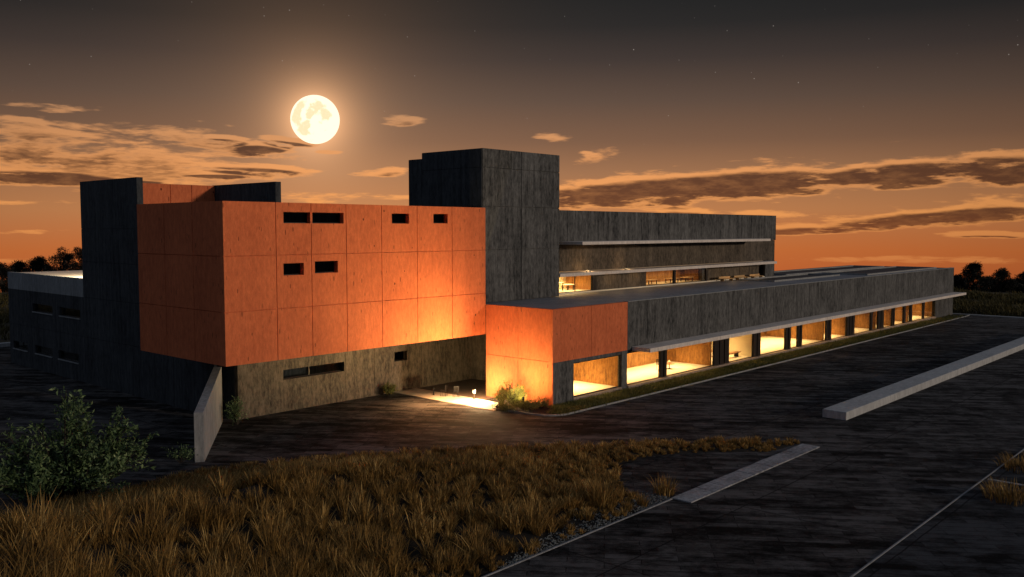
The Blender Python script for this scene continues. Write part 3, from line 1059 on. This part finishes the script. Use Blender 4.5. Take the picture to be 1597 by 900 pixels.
def build_grass():
    # tussock centres kept apart from one another: large separate clumps near the camera, finer turf towards the far edge
    pts = []
    n = 30000
    X = RNG.uniform(1, 47, n)
    Y = RNG.uniform(15, 47, n)
    D = seg_dist(X, Y, EDGE, False)
    fx = X * math.cos(YAW) + Y * math.sin(YAW)
    rx = X * math.sin(YAW) - Y * math.cos(YAW)
    ok = inside(X, Y, POLY) & (np.abs(rx) < fx * .68) & (fx > 15) & (D > .12)
    clump = np.sin(X * .9 + 2 * np.sin(Y * .5)) * np.sin(Y * 1.1 + 1.5 * np.sin(X * .4)) + .4 * np.sin(X * 2.3 + Y * 1.7)
    ok &= RNG.uniform(0, 1, n) < np.where(fx > 35, 1.0, np.clip(.6 + .7 * clump, .04, 1))
    grid = {}
    for x, y, f in zip(X[ok], Y[ok], fx[ok]):
        md = .28 + .30 * max(0.0, min(1.0, (40 - f) / 18))
        gi, gj = int(x // .75), int(y // .75)
        if all((x - a) ** 2 + (y - b) ** 2 > md * md for u in (gi - 1, gi, gi + 1) for w_ in (gj - 1, gj, gj + 1) for a, b in grid.get((u, w_), ())):
            grid.setdefault((gi, gj), []).append((x, y))
            pts.append((x, y, f))
    pts = np.array(pts)
    x, y, f = pts.T
    d = seg_dist(x, y, EDGE, False)
    near = np.clip((40 - f) / 18, 0, 1)
    h = (.42 + .74 * near) * np.clip(.6 + d / 5, .6, 1.0) * RNG.choice([.4, .6, .8, 1.0, 1.1, 1.35], len(x)) * RNG.uniform(.85, 1.15, len(x))
    o = tussocks('dry_grass', x, y, bank_z, h, 84, .08 + .18 * h, .028, M['grass'])
    struct(o, 'stuff', 'dry golden brown grass covering the bank in front of the building')


build_grass()


def one_tussock(x, y, label, size=1.0, zf=lambda a, b: np.zeros(np.shape(a)), nb=150, spread=.45, group=None):
    o = tussocks('grass_tussock', np.array([x]), np.array([y]), zf, np.array([size]), nb, np.array([spread]), .03, M['grass'])
    return tag(o, label, 'grass', group)


one_tussock(33.25, 20.95, 'single dry grass tussock standing at the near end of the ribbed paving strip', .85)
one_tussock(29.6, 21.7, 'tall dry grass tussock at the gravel edge beside the dark pavement', 1.25, bank_z, 170)
one_tussock(25.6, 21.9, 'spreading dry grass tussock overhanging the pavement edge near the bottom of the picture', 1.35, bank_z, 170)
one_tussock(42.6, 9.4, 'dry grass tussock on bare rough pavement at lower right, the nearer one', .8, nb=320, spread=1.1)
one_tussock(48.4, 10.2, 'dry grass tussock behind the edging line at the right border', .7, nb=260, spread=1.1)

# gravel edge
n = 1700
gx = RNG.uniform(22, 33.0, n)
gy = 20.28 + np.abs(RNG.normal(0, .55, n)) * np.clip((gx - 21) / 6, .3, 1.3)
gs = RNG.uniform(.02, .065, n)
octv = np.array([(1, 0, 0), (0, 1, 0), (-1, 0, 0), (0, -1, 0), (0, 0, .7), (0, 0, -.7)])
octf = np.array([(0, 1, 4), (1, 2, 4), (2, 3, 4), (3, 0, 4), (1, 0, 5), (2, 1, 5), (3, 2, 5), (0, 3, 5)])
zz = np.maximum(bank_z(gx, gy), 0) + .02
gv = (octv[None] * (RNG.uniform(.6, 1.2, (n, 6, 1))) * gs[:, None, None] + np.column_stack([gx, gy, zz])[:, None]).reshape(-1, 3)
gt = (octf[None] + np.arange(n)[:, None, None] * 6).reshape(-1, 3)
struct(array_mesh('gravel', gv, np.zeros((0, 4), int), gt, M['gravel']), 'stuff', 'pale grey gravel spilling along the edge of the grass')
tag(MB().box(-20, 32.85, 20.26, 20.33, -.1, .04).build('grass_edging', M['roof'], bevel=.01), 'thin pale edging between the dry grass bank and dark pavement', 'kerb')


# planted green strip along the wing
def strip_z(x, y):
    return np.full(np.shape(x), .05)


n = 5200
x = 43.2 + RNG.beta(1, 1.6, n) * 87
y = RNG.uniform(34.75, 36.7, n)
keep = ~((x < 44.8) & (y > 36.0))
x, y = x[keep], y[keep]
o = tussocks('ground_cover', x, y, strip_z, RNG.uniform(.10, .30, len(x)), 12, np.full(len(x), .28), .035, M['turf'])
struct(o, 'stuff', 'low dark green ground cover along the foot of the glazed wing')


# far fields
def field(name, n, xr, yr, h, label):
    x = RNG.uniform(*xr, n)
    y = RNG.uniform(*yr, n)
    c = np.sin(x * .35 + np.sin(y * .2)) * np.sin(y * .31 + 1)
    k = RNG.uniform(0, 1, n) < .5 + .5 * c
    x, y, c = x[k], y[k], c[k]
    o = tussocks(name, x, y, terrain_z, h * (1 + .4 * c), 12, np.full(len(x), .7), .14, M['field_grass'])
    struct(o, 'stuff', label)


field('field_grass', 3600, (133, 176), (2, 60), 1.0, 'brown grass of the field beyond the right end of the wing')
field('field_grass', 2000, (5, 60), (98, 165), 1.0, 'brown grass of the field behind the left annex')


# ------------------------------------------------------------------ shrubs and trees
def leaf_mesh(name, pos, nrm_dir, size, mat, parent, fold=.25):
    n = len(pos)
    d = nrm_dir / np.maximum(np.linalg.norm(nrm_dir, axis=1, keepdims=True), 1e-6)
    r = RNG.normal(0, 1, (n, 3))
    s = np.cross(d, r)
    s /= np.maximum(np.linalg.norm(s, axis=1, keepdims=True), 1e-6)
    up = np.cross(s, d)
    L = size[:, None]
    v = np.zeros((n, 5, 3))
    v[:, 0] = pos
    v[:, 1] = pos + d * L * .45 - s * L * .20 + up * L * fold * .5
    v[:, 2] = pos + d * L * .45 + s * L * .20 + up * L * fold * .5
    v[:, 3] = pos + d * L * 1.0 - up * L * fold * .35
    v[:, 4] = pos + d * L * .5
    b = np.arange(n)[:, None] * 5
    tris = np.concatenate([b + np.array([0, 1, 4]), b + np.array([0, 4, 2]), b + np.array([1, 3, 4]), b + np.array([4, 3, 2])])
    return array_mesh(name, v.reshape(-1, 3), np.zeros((0, 4), int), tris, mat, parent)


def make_shrub(name, label, loc, height, shoots, leaf, mat, cat='shrub', spread=.9, twigs=6, per=9, group=None, stems=True):
    """shoots: list of tip offsets (dx, dy, dz); leaves sit along twigs that leave the outer part of every shoot"""
    t = thing(name, label, cat, loc, group=group)
    st = MB()
    pos, dirs = [], []
    for tip in shoots:
        tip = np.array(tip, float)
        b0 = np.array([tip[0] * .12, tip[1] * .12, -.05])
        pts = []
        for q in np.linspace(0, 1, 7):
            p = b0 + (tip - b0) * q
            p[:2] = b0[:2] + (tip[:2] - b0[:2]) * q ** 1.25
            p += RNG.normal(0, .02 * height * q, 3)
            pts.append(p)
        r0 = .012 * height
        st.tube(pts, [r0 * (1 - .8 * q) + .003 for q in np.linspace(0, 1, 7)], 5)
        L = np.linalg.norm(tip)
        for k in range(twigs):
            q = RNG.uniform(.28, 1.0) ** .75
            i = min(int(q * 6), 5)
            p = pts[i] + (pts[i + 1] - pts[i]) * (q * 6 - i)
            outw = np.array([tip[0], tip[1], 0]) / max(np.hypot(tip[0], tip[1]), .2)
            dd = outw * .5 + np.array([0, 0, .7]) + RNG.normal(0, .55, 3)
            dd /= np.linalg.norm(dd)
            tl = spread * leaf * RNG.uniform(2.2, 4.6)
            for e in np.linspace(.12, 1, per):
                pp = p + dd * tl * e + RNG.normal(0, leaf * .12, 3)
                pos.append(pp)
                ld = dd * .7 + RNG.normal(0, .6, 3)
                dirs.append(ld)
    if stems:
        st.build('stem', M['bark'], t)
    pos, dirs = np.array(pos), np.array(dirs)
    pos[:, 2] = np.maximum(pos[:, 2], .02)
    leaf_mesh('foliage', pos, dirs, leaf * RNG.uniform(.65, 1.2, len(pos)), M[mat], t)
    return t


RIGHT = np.array([math.sin(YAW), -math.cos(YAW)])
FWD = np.array([math.cos(YAW), math.sin(YAW)])


def view_off(r, f, z):
    q = RIGHT * r + FWD * f
    return (q[0], q[1], z)


# big shrub at lower left: two rising heads and a low spread to the left
bl = (15.3, 39.6)
bz = float(bank_z(np.array([bl[0]]), np.array([bl[1]]))[0])
sh = []
for (cr, cf, hh, rr, cnt) in ((.45, .2, 5.0, .5, 13), (.0, .5, 4.2, .5, 7), (2.35, .0, 4.0, .5, 10), (3.35, .2, 2.7, .4, 7), (-1.1, .1, 3.6, .45, 7), (-2.2, -.2, 3.0, .4, 7), (-3.3, -.5, 2.2, .5, 9),
                              (1.3, -.6, 2.6, .7, 8), (-.8, -.9, 1.9, .8, 8), (2.7, -.6, 1.7, .6, 7), (-2.3, -.9, 1.4, .7, 7)):
    for k in range(cnt):
        q = RNG.uniform(0, 1)
        sh.append(view_off(cr + RNG.normal(0, rr * .6) * (1.25 - q * .8), cf + RNG.normal(0, rr * .6), hh * (.40 + .60 * q) * RNG.uniform(.95, 1.04)))
make_shrub('large_shrub', 'big leafy green shrub growing at the left end of the grass bank', (*bl, max(bz, 0)), 4.6, sh, .22, 'leaf', twigs=11, per=10, spread=.9)


def dome(n, r, h, jitter=.15):
    out = []
    for k in range(n):
        a = RNG.uniform(0, 2 * math.pi)
        q = math.sqrt(RNG.uniform(0, 1))
        out.append((r * q * math.cos(a), r * q * math.sin(a), h * (1 - .55 * q * q) * RNG.uniform(.55, 1.05)))
    return out


make_shrub('slender_shrub', 'slender green plant between the fin wall and the brown wall', (28.35, 47.6, 0), 2.0, dome(20, .55, 1.75), .13, 'leaf', 'plant', twigs=6, per=6)
make_shrub('small_shrub', 'low green plant at the left foot of the fin wall', (21.6, 41.6, .1), 1.2, dome(12, .6, .85), .13, 'leaf', 'plant', twigs=5, per=6)
make_shrub('round_shrub', 'small rounded shrub against the brown wall under the overhang', (40.5, 48.1, 0), 1.0, dome(34, .5, .85), .09, 'leaf_olive', twigs=7, per=8)
make_shrub('garden_shrub', 'tallest bushy shrub against the bright orange end wall', (43.5, 39.0, .05), 1.9, dome(85, .9, 1.8), .10, 'leaf_olive', twigs=7, per=8)
make_shrub('garden_shrub', 'slim upright shrub next to the path by the bollard light', (43.35, 39.95, .05), 1.3, dome(40, .48, 1.3), .09, 'leaf_olive', twigs=6, per=8)
make_shrub('garden_plant', 'brightly lit low plant cushion at the outer corner of the path', (41.95, 38.3, .05), .5, dome(70, .85, .5), .09, 'leaf_olive', 'plant', twigs=5, per=7)
make_shrub('garden_plant', 'spreading low plant between the tall shrub and the kerb', (43.0, 37.4, .05), .6, dome(70, .9, .62), .09, 'leaf_olive', 'plant', twigs=5, per=7)
make_shrub('garden_plant', 'low leafy plant at the foot of the orange wall near its front corner', (44.0, 37.1, .05), .7, dome(30, .5, .62), .09, 'leaf_olive', 'plant', twigs=5, per=7)
make_shrub('garden_plant', 'small tufted plant in the bed below the front corner of the orange block', (44.0, 35.7, .05), .4, dome(26, .5, .36), .08, 'leaf_olive', 'plant', twigs=5, per=7)


def make_tree(label, loc, h, r, seed, nclump=80, trunk=.22, group=None):
    global RNG
    keep, RNG = RNG, np.random.default_rng(seed)
    t = thing('horizon_tree', label, 'tree', loc, group=group)
    tr = MB()
    tr.tube([(0, 0, -.6), (.05, .02, h * .2), (-.05, .08, h * .45), (0, .05, h * .75)], [trunk, trunk * .8, trunk * .5, trunk * .15], 8)
    pos, dirs = [], []
    for k in range(nclump):
        a = RNG.uniform(0, 2 * math.pi)
        zc = RNG.uniform(.10, 1.0)
        rad = r * (1 - abs(zc - .38) ** 1.6 * 1.75) * math.sqrt(RNG.uniform(.05, 1))
        c = np.array([rad * math.cos(a), rad * math.sin(a), h * zc * .95])
        cr = RNG.uniform(.12, .24) * r * 1.25
        tr.tube([(0, 0, h * min(.7, zc * .6)), c * .55 + np.array([0, 0, h * zc * .18]), c], [trunk * .3, trunk * .18, .02], 5)
        m = 130
        dd = RNG.normal(0, 1, (m, 3))
        dd /= np.linalg.norm(dd, axis=1, keepdims=True)
        pos.append(c + dd * cr * RNG.uniform(.25, 1.1, (m, 1)) * np.array([1.15, 1.15, .8]))
        dirs.append(dd + np.array([0, 0, .2]))
    tr.build('trunk', M['bark'], t)
    pos, dirs = np.concatenate(pos), np.concatenate(dirs)
    leaf_mesh('crown', pos, dirs, .26 * RNG.uniform(.7, 1.4, len(pos)), M['leaf_dark'], t)
    RNG = keep
    return t


def tree_at(px, depth, base_drop, h, r, seed, label, group=None):
    x = (px - 798.5) / 1399 * depth
    q = FWD * depth + RIGHT * x
    z = float(terrain_z(np.array(q[0]), np.array(q[1]))) - base_drop
    make_tree(label, (q[0], q[1], z), h, r, seed, group=group)


# right-hand horizon
tree_at(1520, 172, .3, 5.6, 3.0, 1, 'largest dark tree on the right horizon next to the end of the wing')
tree_at(1494, 176, .3, 3.2, 1.9, 2, 'low dark bush like tree close behind the end of the canopy')
tree_at(1563, 176, .3, 5.0, 2.6, 3, 'middle dark conical tree on the right horizon')
tree_at(1601, 178, .3, 4.8, 2.3, 4, 'dark tree cut by the right picture border')
tree_at(1540, 182, .3, 3.4, 2.6, 12, 'low dark bush filling the gap between the right horizon trees')
tree_at(1582, 180, .3, 3.2, 2.4, 13, 'low dark bush between the middle tree and the border tree on the right')
# left-hand horizon, behind the annex
tree_at(100, 172, .3, 8.4, 3.4, 5, 'tall dark tree rising over the pale annex roof')
tree_at(127, 170, .3, 8.6, 3.0, 6, 'dark tree half hidden behind the tall slab above the annex')
tree_at(60, 176, .3, 6.9, 3.6, 7, 'broad low dark tree over the middle of the annex roof')
tree_at(28, 178, .3, 6.4, 3.0, 8, 'small rounded dark tree over the left corner of the annex')
tree_at(2, 172, .3, 5.8, 3.0, 9, 'dark tree cut by the left picture border')

# ------------------------------------------------------------------ forecourt objects
# bollard light
t = thing('bollard_light', 'slim lit bollard light on the pale path before the orange end wall', 'lamp', (42.55, 41.75, .035))
MB().tube([(0, 0, 0), (0, 0, .02)], [.10, .10], 16).build('base', M['steel'], t)
MB().tube([(0, 0, .02), (0, 0, .62)], [.045, .045], 14).build('pole', M['steel'], t, smooth=False)
MB().tube([(0, 0, .62), (0, 0, .80)], [.075, .075], 16).build('lamp_glass', M['lamp'], t)
MB().tube([(0, 0, .80), (0, 0, .84), (0, 0, .86)], [.10, .10, .06], 16).build('cap', M['steel'], t)
pl = bpy.data.lights.new('bollard_glow', 'POINT')
pl.energy = 1200
pl.color = (1, .70, .34)
pl.shadow_soft_size = .09
po = bpy.data.objects.new('bollard_glow', pl)
po.location = (.20, .04, .74)
COL.objects.link(po)
po.parent = t

# garden spotlight hidden among the plants, aimed at the orange walls
import mathutils
for P_, T_, watts, cone, lab in (((41.6, 38.75, .30), (38.2, 42.9, 5.2), 9000, 104, 'small bright garden spotlight among the lit plants at the path corner'),
                                 ((42.55, 37.35, .85), (44.95, 39.7, 3.4), 1500, 165, 'small garden spotlight on a thin spike among the low plants before the orange wall')):
    SPOT_P, SPOT_T = np.array(P_), np.array(T_)
    t = thing('garden_spotlight', lab, 'lamp', tuple(SPOT_P - np.array([0, 0, .28])))
    MB().tube([(0, 0, .25 - SPOT_P[2]), (0, 0, .20)], [.02, .02], 8).build('spike', M['black'], t)
    ax = SPOT_T - SPOT_P
    ax /= np.linalg.norm(ax)
    h0 = np.array([0, 0, .26])
    MB().tube([h0 - ax * .10, h0 - ax * .09, h0 + ax * .10], [.04, .07, .085], 14).build('housing', M['black'], t)
    MB().tube([h0 + ax * .101, h0 + ax * .106], [.07, .07], 14).build('lens', M['spot'], t)
    sl = bpy.data.lights.new('spotlight_beam', 'SPOT')
    sl.energy = watts
    sl.color = (1, .70, .28)
    sl.spot_size = R(cone)
    sl.spot_blend = 1.0
    sl.shadow_soft_size = .09
    so = bpy.data.objects.new('spotlight_beam', sl)
    so.location = h0 + ax * .13
    so.rotation_euler = mathutils.Vector(tuple(-ax)).to_track_quat('Z', 'Y').to_euler()
    COL.objects.link(so)
    so.parent = t


def make_chair(label, loc, rz, seat_mat='black', group=None, sc=1.0):
    t = thing('metal_chair', label, 'chair', loc, rz, group)
    t.scale = (sc, sc, sc)
    MB().box(-.21, .21, -.21, .21, .43, .455).build('seat', M[seat_mat], t, bevel=.008)
    b = MB()
    for q in np.linspace(-.15, .15, 4):
        b.box(q - .018, q + .018, .20, .215, .50, .80)
    b.box(-.21, .21, .195, .22, .80, .86)
    b.build('backrest', M[seat_mat], t)
    for sx in (-1, 1):
        MB().tube([(sx * .19, -.19, 0), (sx * .185, -.185, .43)], [.013, .013], 8).build('leg', M['black'], t)
        MB().tube([(sx * .19, .23, 0), (sx * .19, .205, .43), (sx * .19, .215, .86)], [.013, .013, .013], 8).build('leg', M['black'], t)
    return t


make_chair('dark metal chair on the path, nearest to the bollard light', (43.05, 44.0, .036), R(150), sc=.9)
make_chair('dark metal chair on the path, next to the short dark post', (42.75, 44.9, .036), R(205), sc=.9)
t = thing('path_post', 'short dark post standing left of the two metal chairs on the path', 'post', (42.55, 45.7, .036))
MB().tube([(0, 0, 0), (0, 0, .48), (0, 0, .5)], [.05, .05, .03], 12).build('shaft', M['black'], t)
MB().tube([(0, 0, -.001), (0, 0, .02)], [.09, .09], 12).build('base', M['black'], t)


# ------------------------------------------------------------------ furniture seen through the glass
def make_table(name, label, loc, lx, ly, h, mat, rz=0, group=None):
    t = thing(name, label, 'table', loc, rz, group)
    MB().box(-lx / 2, lx / 2, -ly / 2, ly / 2, h - .05, h).build('tabletop', M[mat], t, bevel=.006)
    for sx in (-1, 1):
        for sy in (-1, 1):
            MB().box(sx * (lx / 2 - .08) - .03, sx * (lx / 2 - .08) + .03, sy * (ly / 2 - .08) - .03, sy * (ly / 2 - .08) + .03, 0, h - .05).build('leg', M['black'], t)
    return t


def make_bench(label, loc, L, mat, rz=0, group=None, back=False):
    t = thing('lounge_bench' if back else 'wooden_bench', label, 'bench', loc, rz, group)
    MB().box(-L / 2, L / 2, -.24, .24, .36, .44).build('seat', M[mat], t, bevel=.01)
    for sx in (-1, 1):
        MB().box(sx * L * .4 - .03, sx * L * .4 + .03, -.2, .2, 0, .36).build('leg', M['tan' if back else 'black'], t)
    if back:
        MB().box(-L / 2, L / 2, .245, .32, .30, .74).build('backrest', M[mat], t, bevel=.02)
    return t


t = thing('round_table', 'small round table with a vase in the first lit room of the wing', 'table', (62.3, 38.9, .297))
MB().tube([(0, 0, .40), (0, 0, .44)], [.42, .42], 20).build('tabletop', M['wood'], t)
MB().tube([(0, 0, 0), (0, 0, .02), (0, 0, .03), (0, 0, .40)], [.25, .25, .04, .04], 12).build('leg', M['black'], t)
t = thing('vase', 'pale vase standing on the small round table in the first lit room', 'vase', (62.3, 38.9, .738))
MB().tube([(0, 0, 0), (0, 0, .10), (0, 0, .2), (0, 0, .28), (0, 0, .3)], [.06, .10, .08, .04, .05], 14).build('body', M['cream'], t, smooth=True)
make_chair('dark chair left of the round table in the first lit room', (61.4, 39.2, .297), R(80))
for i, (yy, lb) in enumerate(((38.3, 'long wooden bench nearest the glass in the brightest room of the wing'), (40.3, 'long wooden bench in the middle of the brightest room of the wing'),
                              (42.3, 'long wooden bench farthest back in the brightest room of the wing'))):
    make_bench(lb, (70.6, yy, .297), 4.6, 'wood', group='benches in the bright room')
make_table('long_table', 'long dark table in the wing room right of the benches', (77.4, 40.6, .297), 3.2, 1.0, .74, 'wood')
make_table('long_table', 'wooden table in the orange lit room of the wing', (98.8, 39.2, .297), 2.6, .9, .74, 'wood')
make_table('desk', 'pale desk in the bright room beside the stair tower', (57.4, 47.2, 6.445), 2.2, .8, .74, 'cream')
make_chair('dark chair behind the desk in the bright room beside the tower', (58.6, 47.9, 6.445), 0)
make_table('side_table', 'pale low table in the bright room beside the tower mullion', (60.0, 47.6, 6.445), 1.0, .7, .5, 'cream')
for i, (xx, lb) in enumerate(((71.6, 'low wooden table left of the first column in the rear glazed room'), (75.4, 'low wooden table right of the first column in the rear glazed room'),
                              (78.2, 'low wooden table next to the second column in the rear glazed room'))):
    make_table('low_table', lb, (xx, 46.9, 6.445), 1.5, .7, .42, 'tan', group='tables in the rear glazed room')
for xx, lb in ((83.0, 'tan lounge bench on the roof terrace, nearest to the glass'), (86.2, 'tan lounge bench on the roof terrace, middle one of three'),
               (89.6, 'tan lounge bench on the roof terrace, nearest to the block end')):
    make_bench(lb, (xx, 45.1, 6.334), 2.3, 'tan', group='lounge benches on the roof terrace', back=True).scale = (1, 1, .62)
# wall washers on the lower canopy of the rear block
for xx, lb in ((59.0, 'small wall light on the lower rear canopy next to the tower'), (64.5, 'small wall light on the lower rear canopy farther from the tower')):
    t = thing('wall_washer', lb, 'lamp', (xx, 44.7, 8.14))
    MB().box(-.25, .25, -.05, .05, 0, .08).build('housing', M['black'], t)
    MB().box(-.22, .22, -.035, .035, .081, .09).build('lens', M['panel'], t)
    l2 = bpy.data.lights.new('wall_washer_glow', 'POINT')
    l2.energy = 26 if xx < 60 else 14
    l2.color = (1, .62, .28)
    l2.shadow_soft_size = .1
    lo = bpy.data.objects.new('wall_washer_glow', l2)
    lo.location = (0, 0, .25)
    COL.objects.link(lo)
    lo.parent = t


# ------------------------------------------------------------------ the moon
def build_moon():
    D = 9000.0
    rad = D * 37.3 / 1399 * .97
    c = np.array([0, 0, 11.6]) + np.array(MOON_DIR) * D
    nu, nv_ = 64, 32
    v, q, tr = [], [], []
    for j in range(nv_ + 1):
        a = math.pi * j / nv_
        for i in range(nu):
            b = 2 * math.pi * i / nu
            v.append((rad * math.sin(a) * math.cos(b), rad * math.sin(a) * math.sin(b), rad * math.cos(a)))
    for j in range(nv_):
        for i in range(nu):
            q.append((j * nu + i, (j + 1) * nu + i, (j + 1) * nu + (i + 1) % nu, j * nu + (i + 1) % nu))
    m = bpy.data.materials.new('moon_surface')
    m.use_nodes = True
    n = NT(m.node_tree)
    n.n.clear()
    out = n.node('ShaderNodeOutputMaterial')
    em = n.node('ShaderNodeEmission')
    co = n.node('ShaderNodeTexCoord').outputs['Object']
    p = n.mapping(co, scale=(1 / rad, 1 / rad, 1 / rad))
    # maria: a few large patches given by direction, broken up by noise
    r3 = np.array([RIGHT[0], RIGHT[1], 0])
    u3 = np.array([0, 0, 1.0])
    tot = None
    for (a, b, s) in ((-.45, .45, .42), (.30, .42, .45), (-.62, .0, .42), (-.35, -.55, .40), (.62, .1, .30), (-.05, .12, .25), (-.15, -.30, .22)):
        zc = -math.sqrt(max(.02, 1 - a * a - b * b))
        dirv = r3 * a + u3 * b + np.array([FWD[0], FWD[1], 0]) * zc
        dist = n.vmath('LENGTH', n.vmath('SUBTRACT', p, tuple(dirv)))
        k = n.math('SUBTRACT', 1.0, n.math('DIVIDE', dist, s), clamp=True)
        tot = k if tot is None else n.math('ADD', tot, k)
    nz = n.noise(p, 3.6, 7, .62)
    mask = n.step(n.math('MULTIPLY_ADD', tot, .55, nz), .58, .80)
    fine = n.noise(p, 11, 5, .6)
    mask = n.math('MULTIPLY', mask, n.math('MULTIPLY_ADD', fine, .7, .62))
    col = n.mix(mask, (1.3, 1.16, .84), (1.08, .84, .50))
    n.l.new(col, em.inputs[0])
    em.inputs[1].default_value = 1.0
    n.l.new(em.outputs[0], out.inputs[0])
    o = array_mesh('full_moon', np.array(v), np.array(q), np.zeros((0, 3), int), m)
    o.location = tuple(c)
    o.data.shade_smooth()
    tag(o, 'bright full moon with grey patches glowing low in the sky', 'moon')


build_moon()
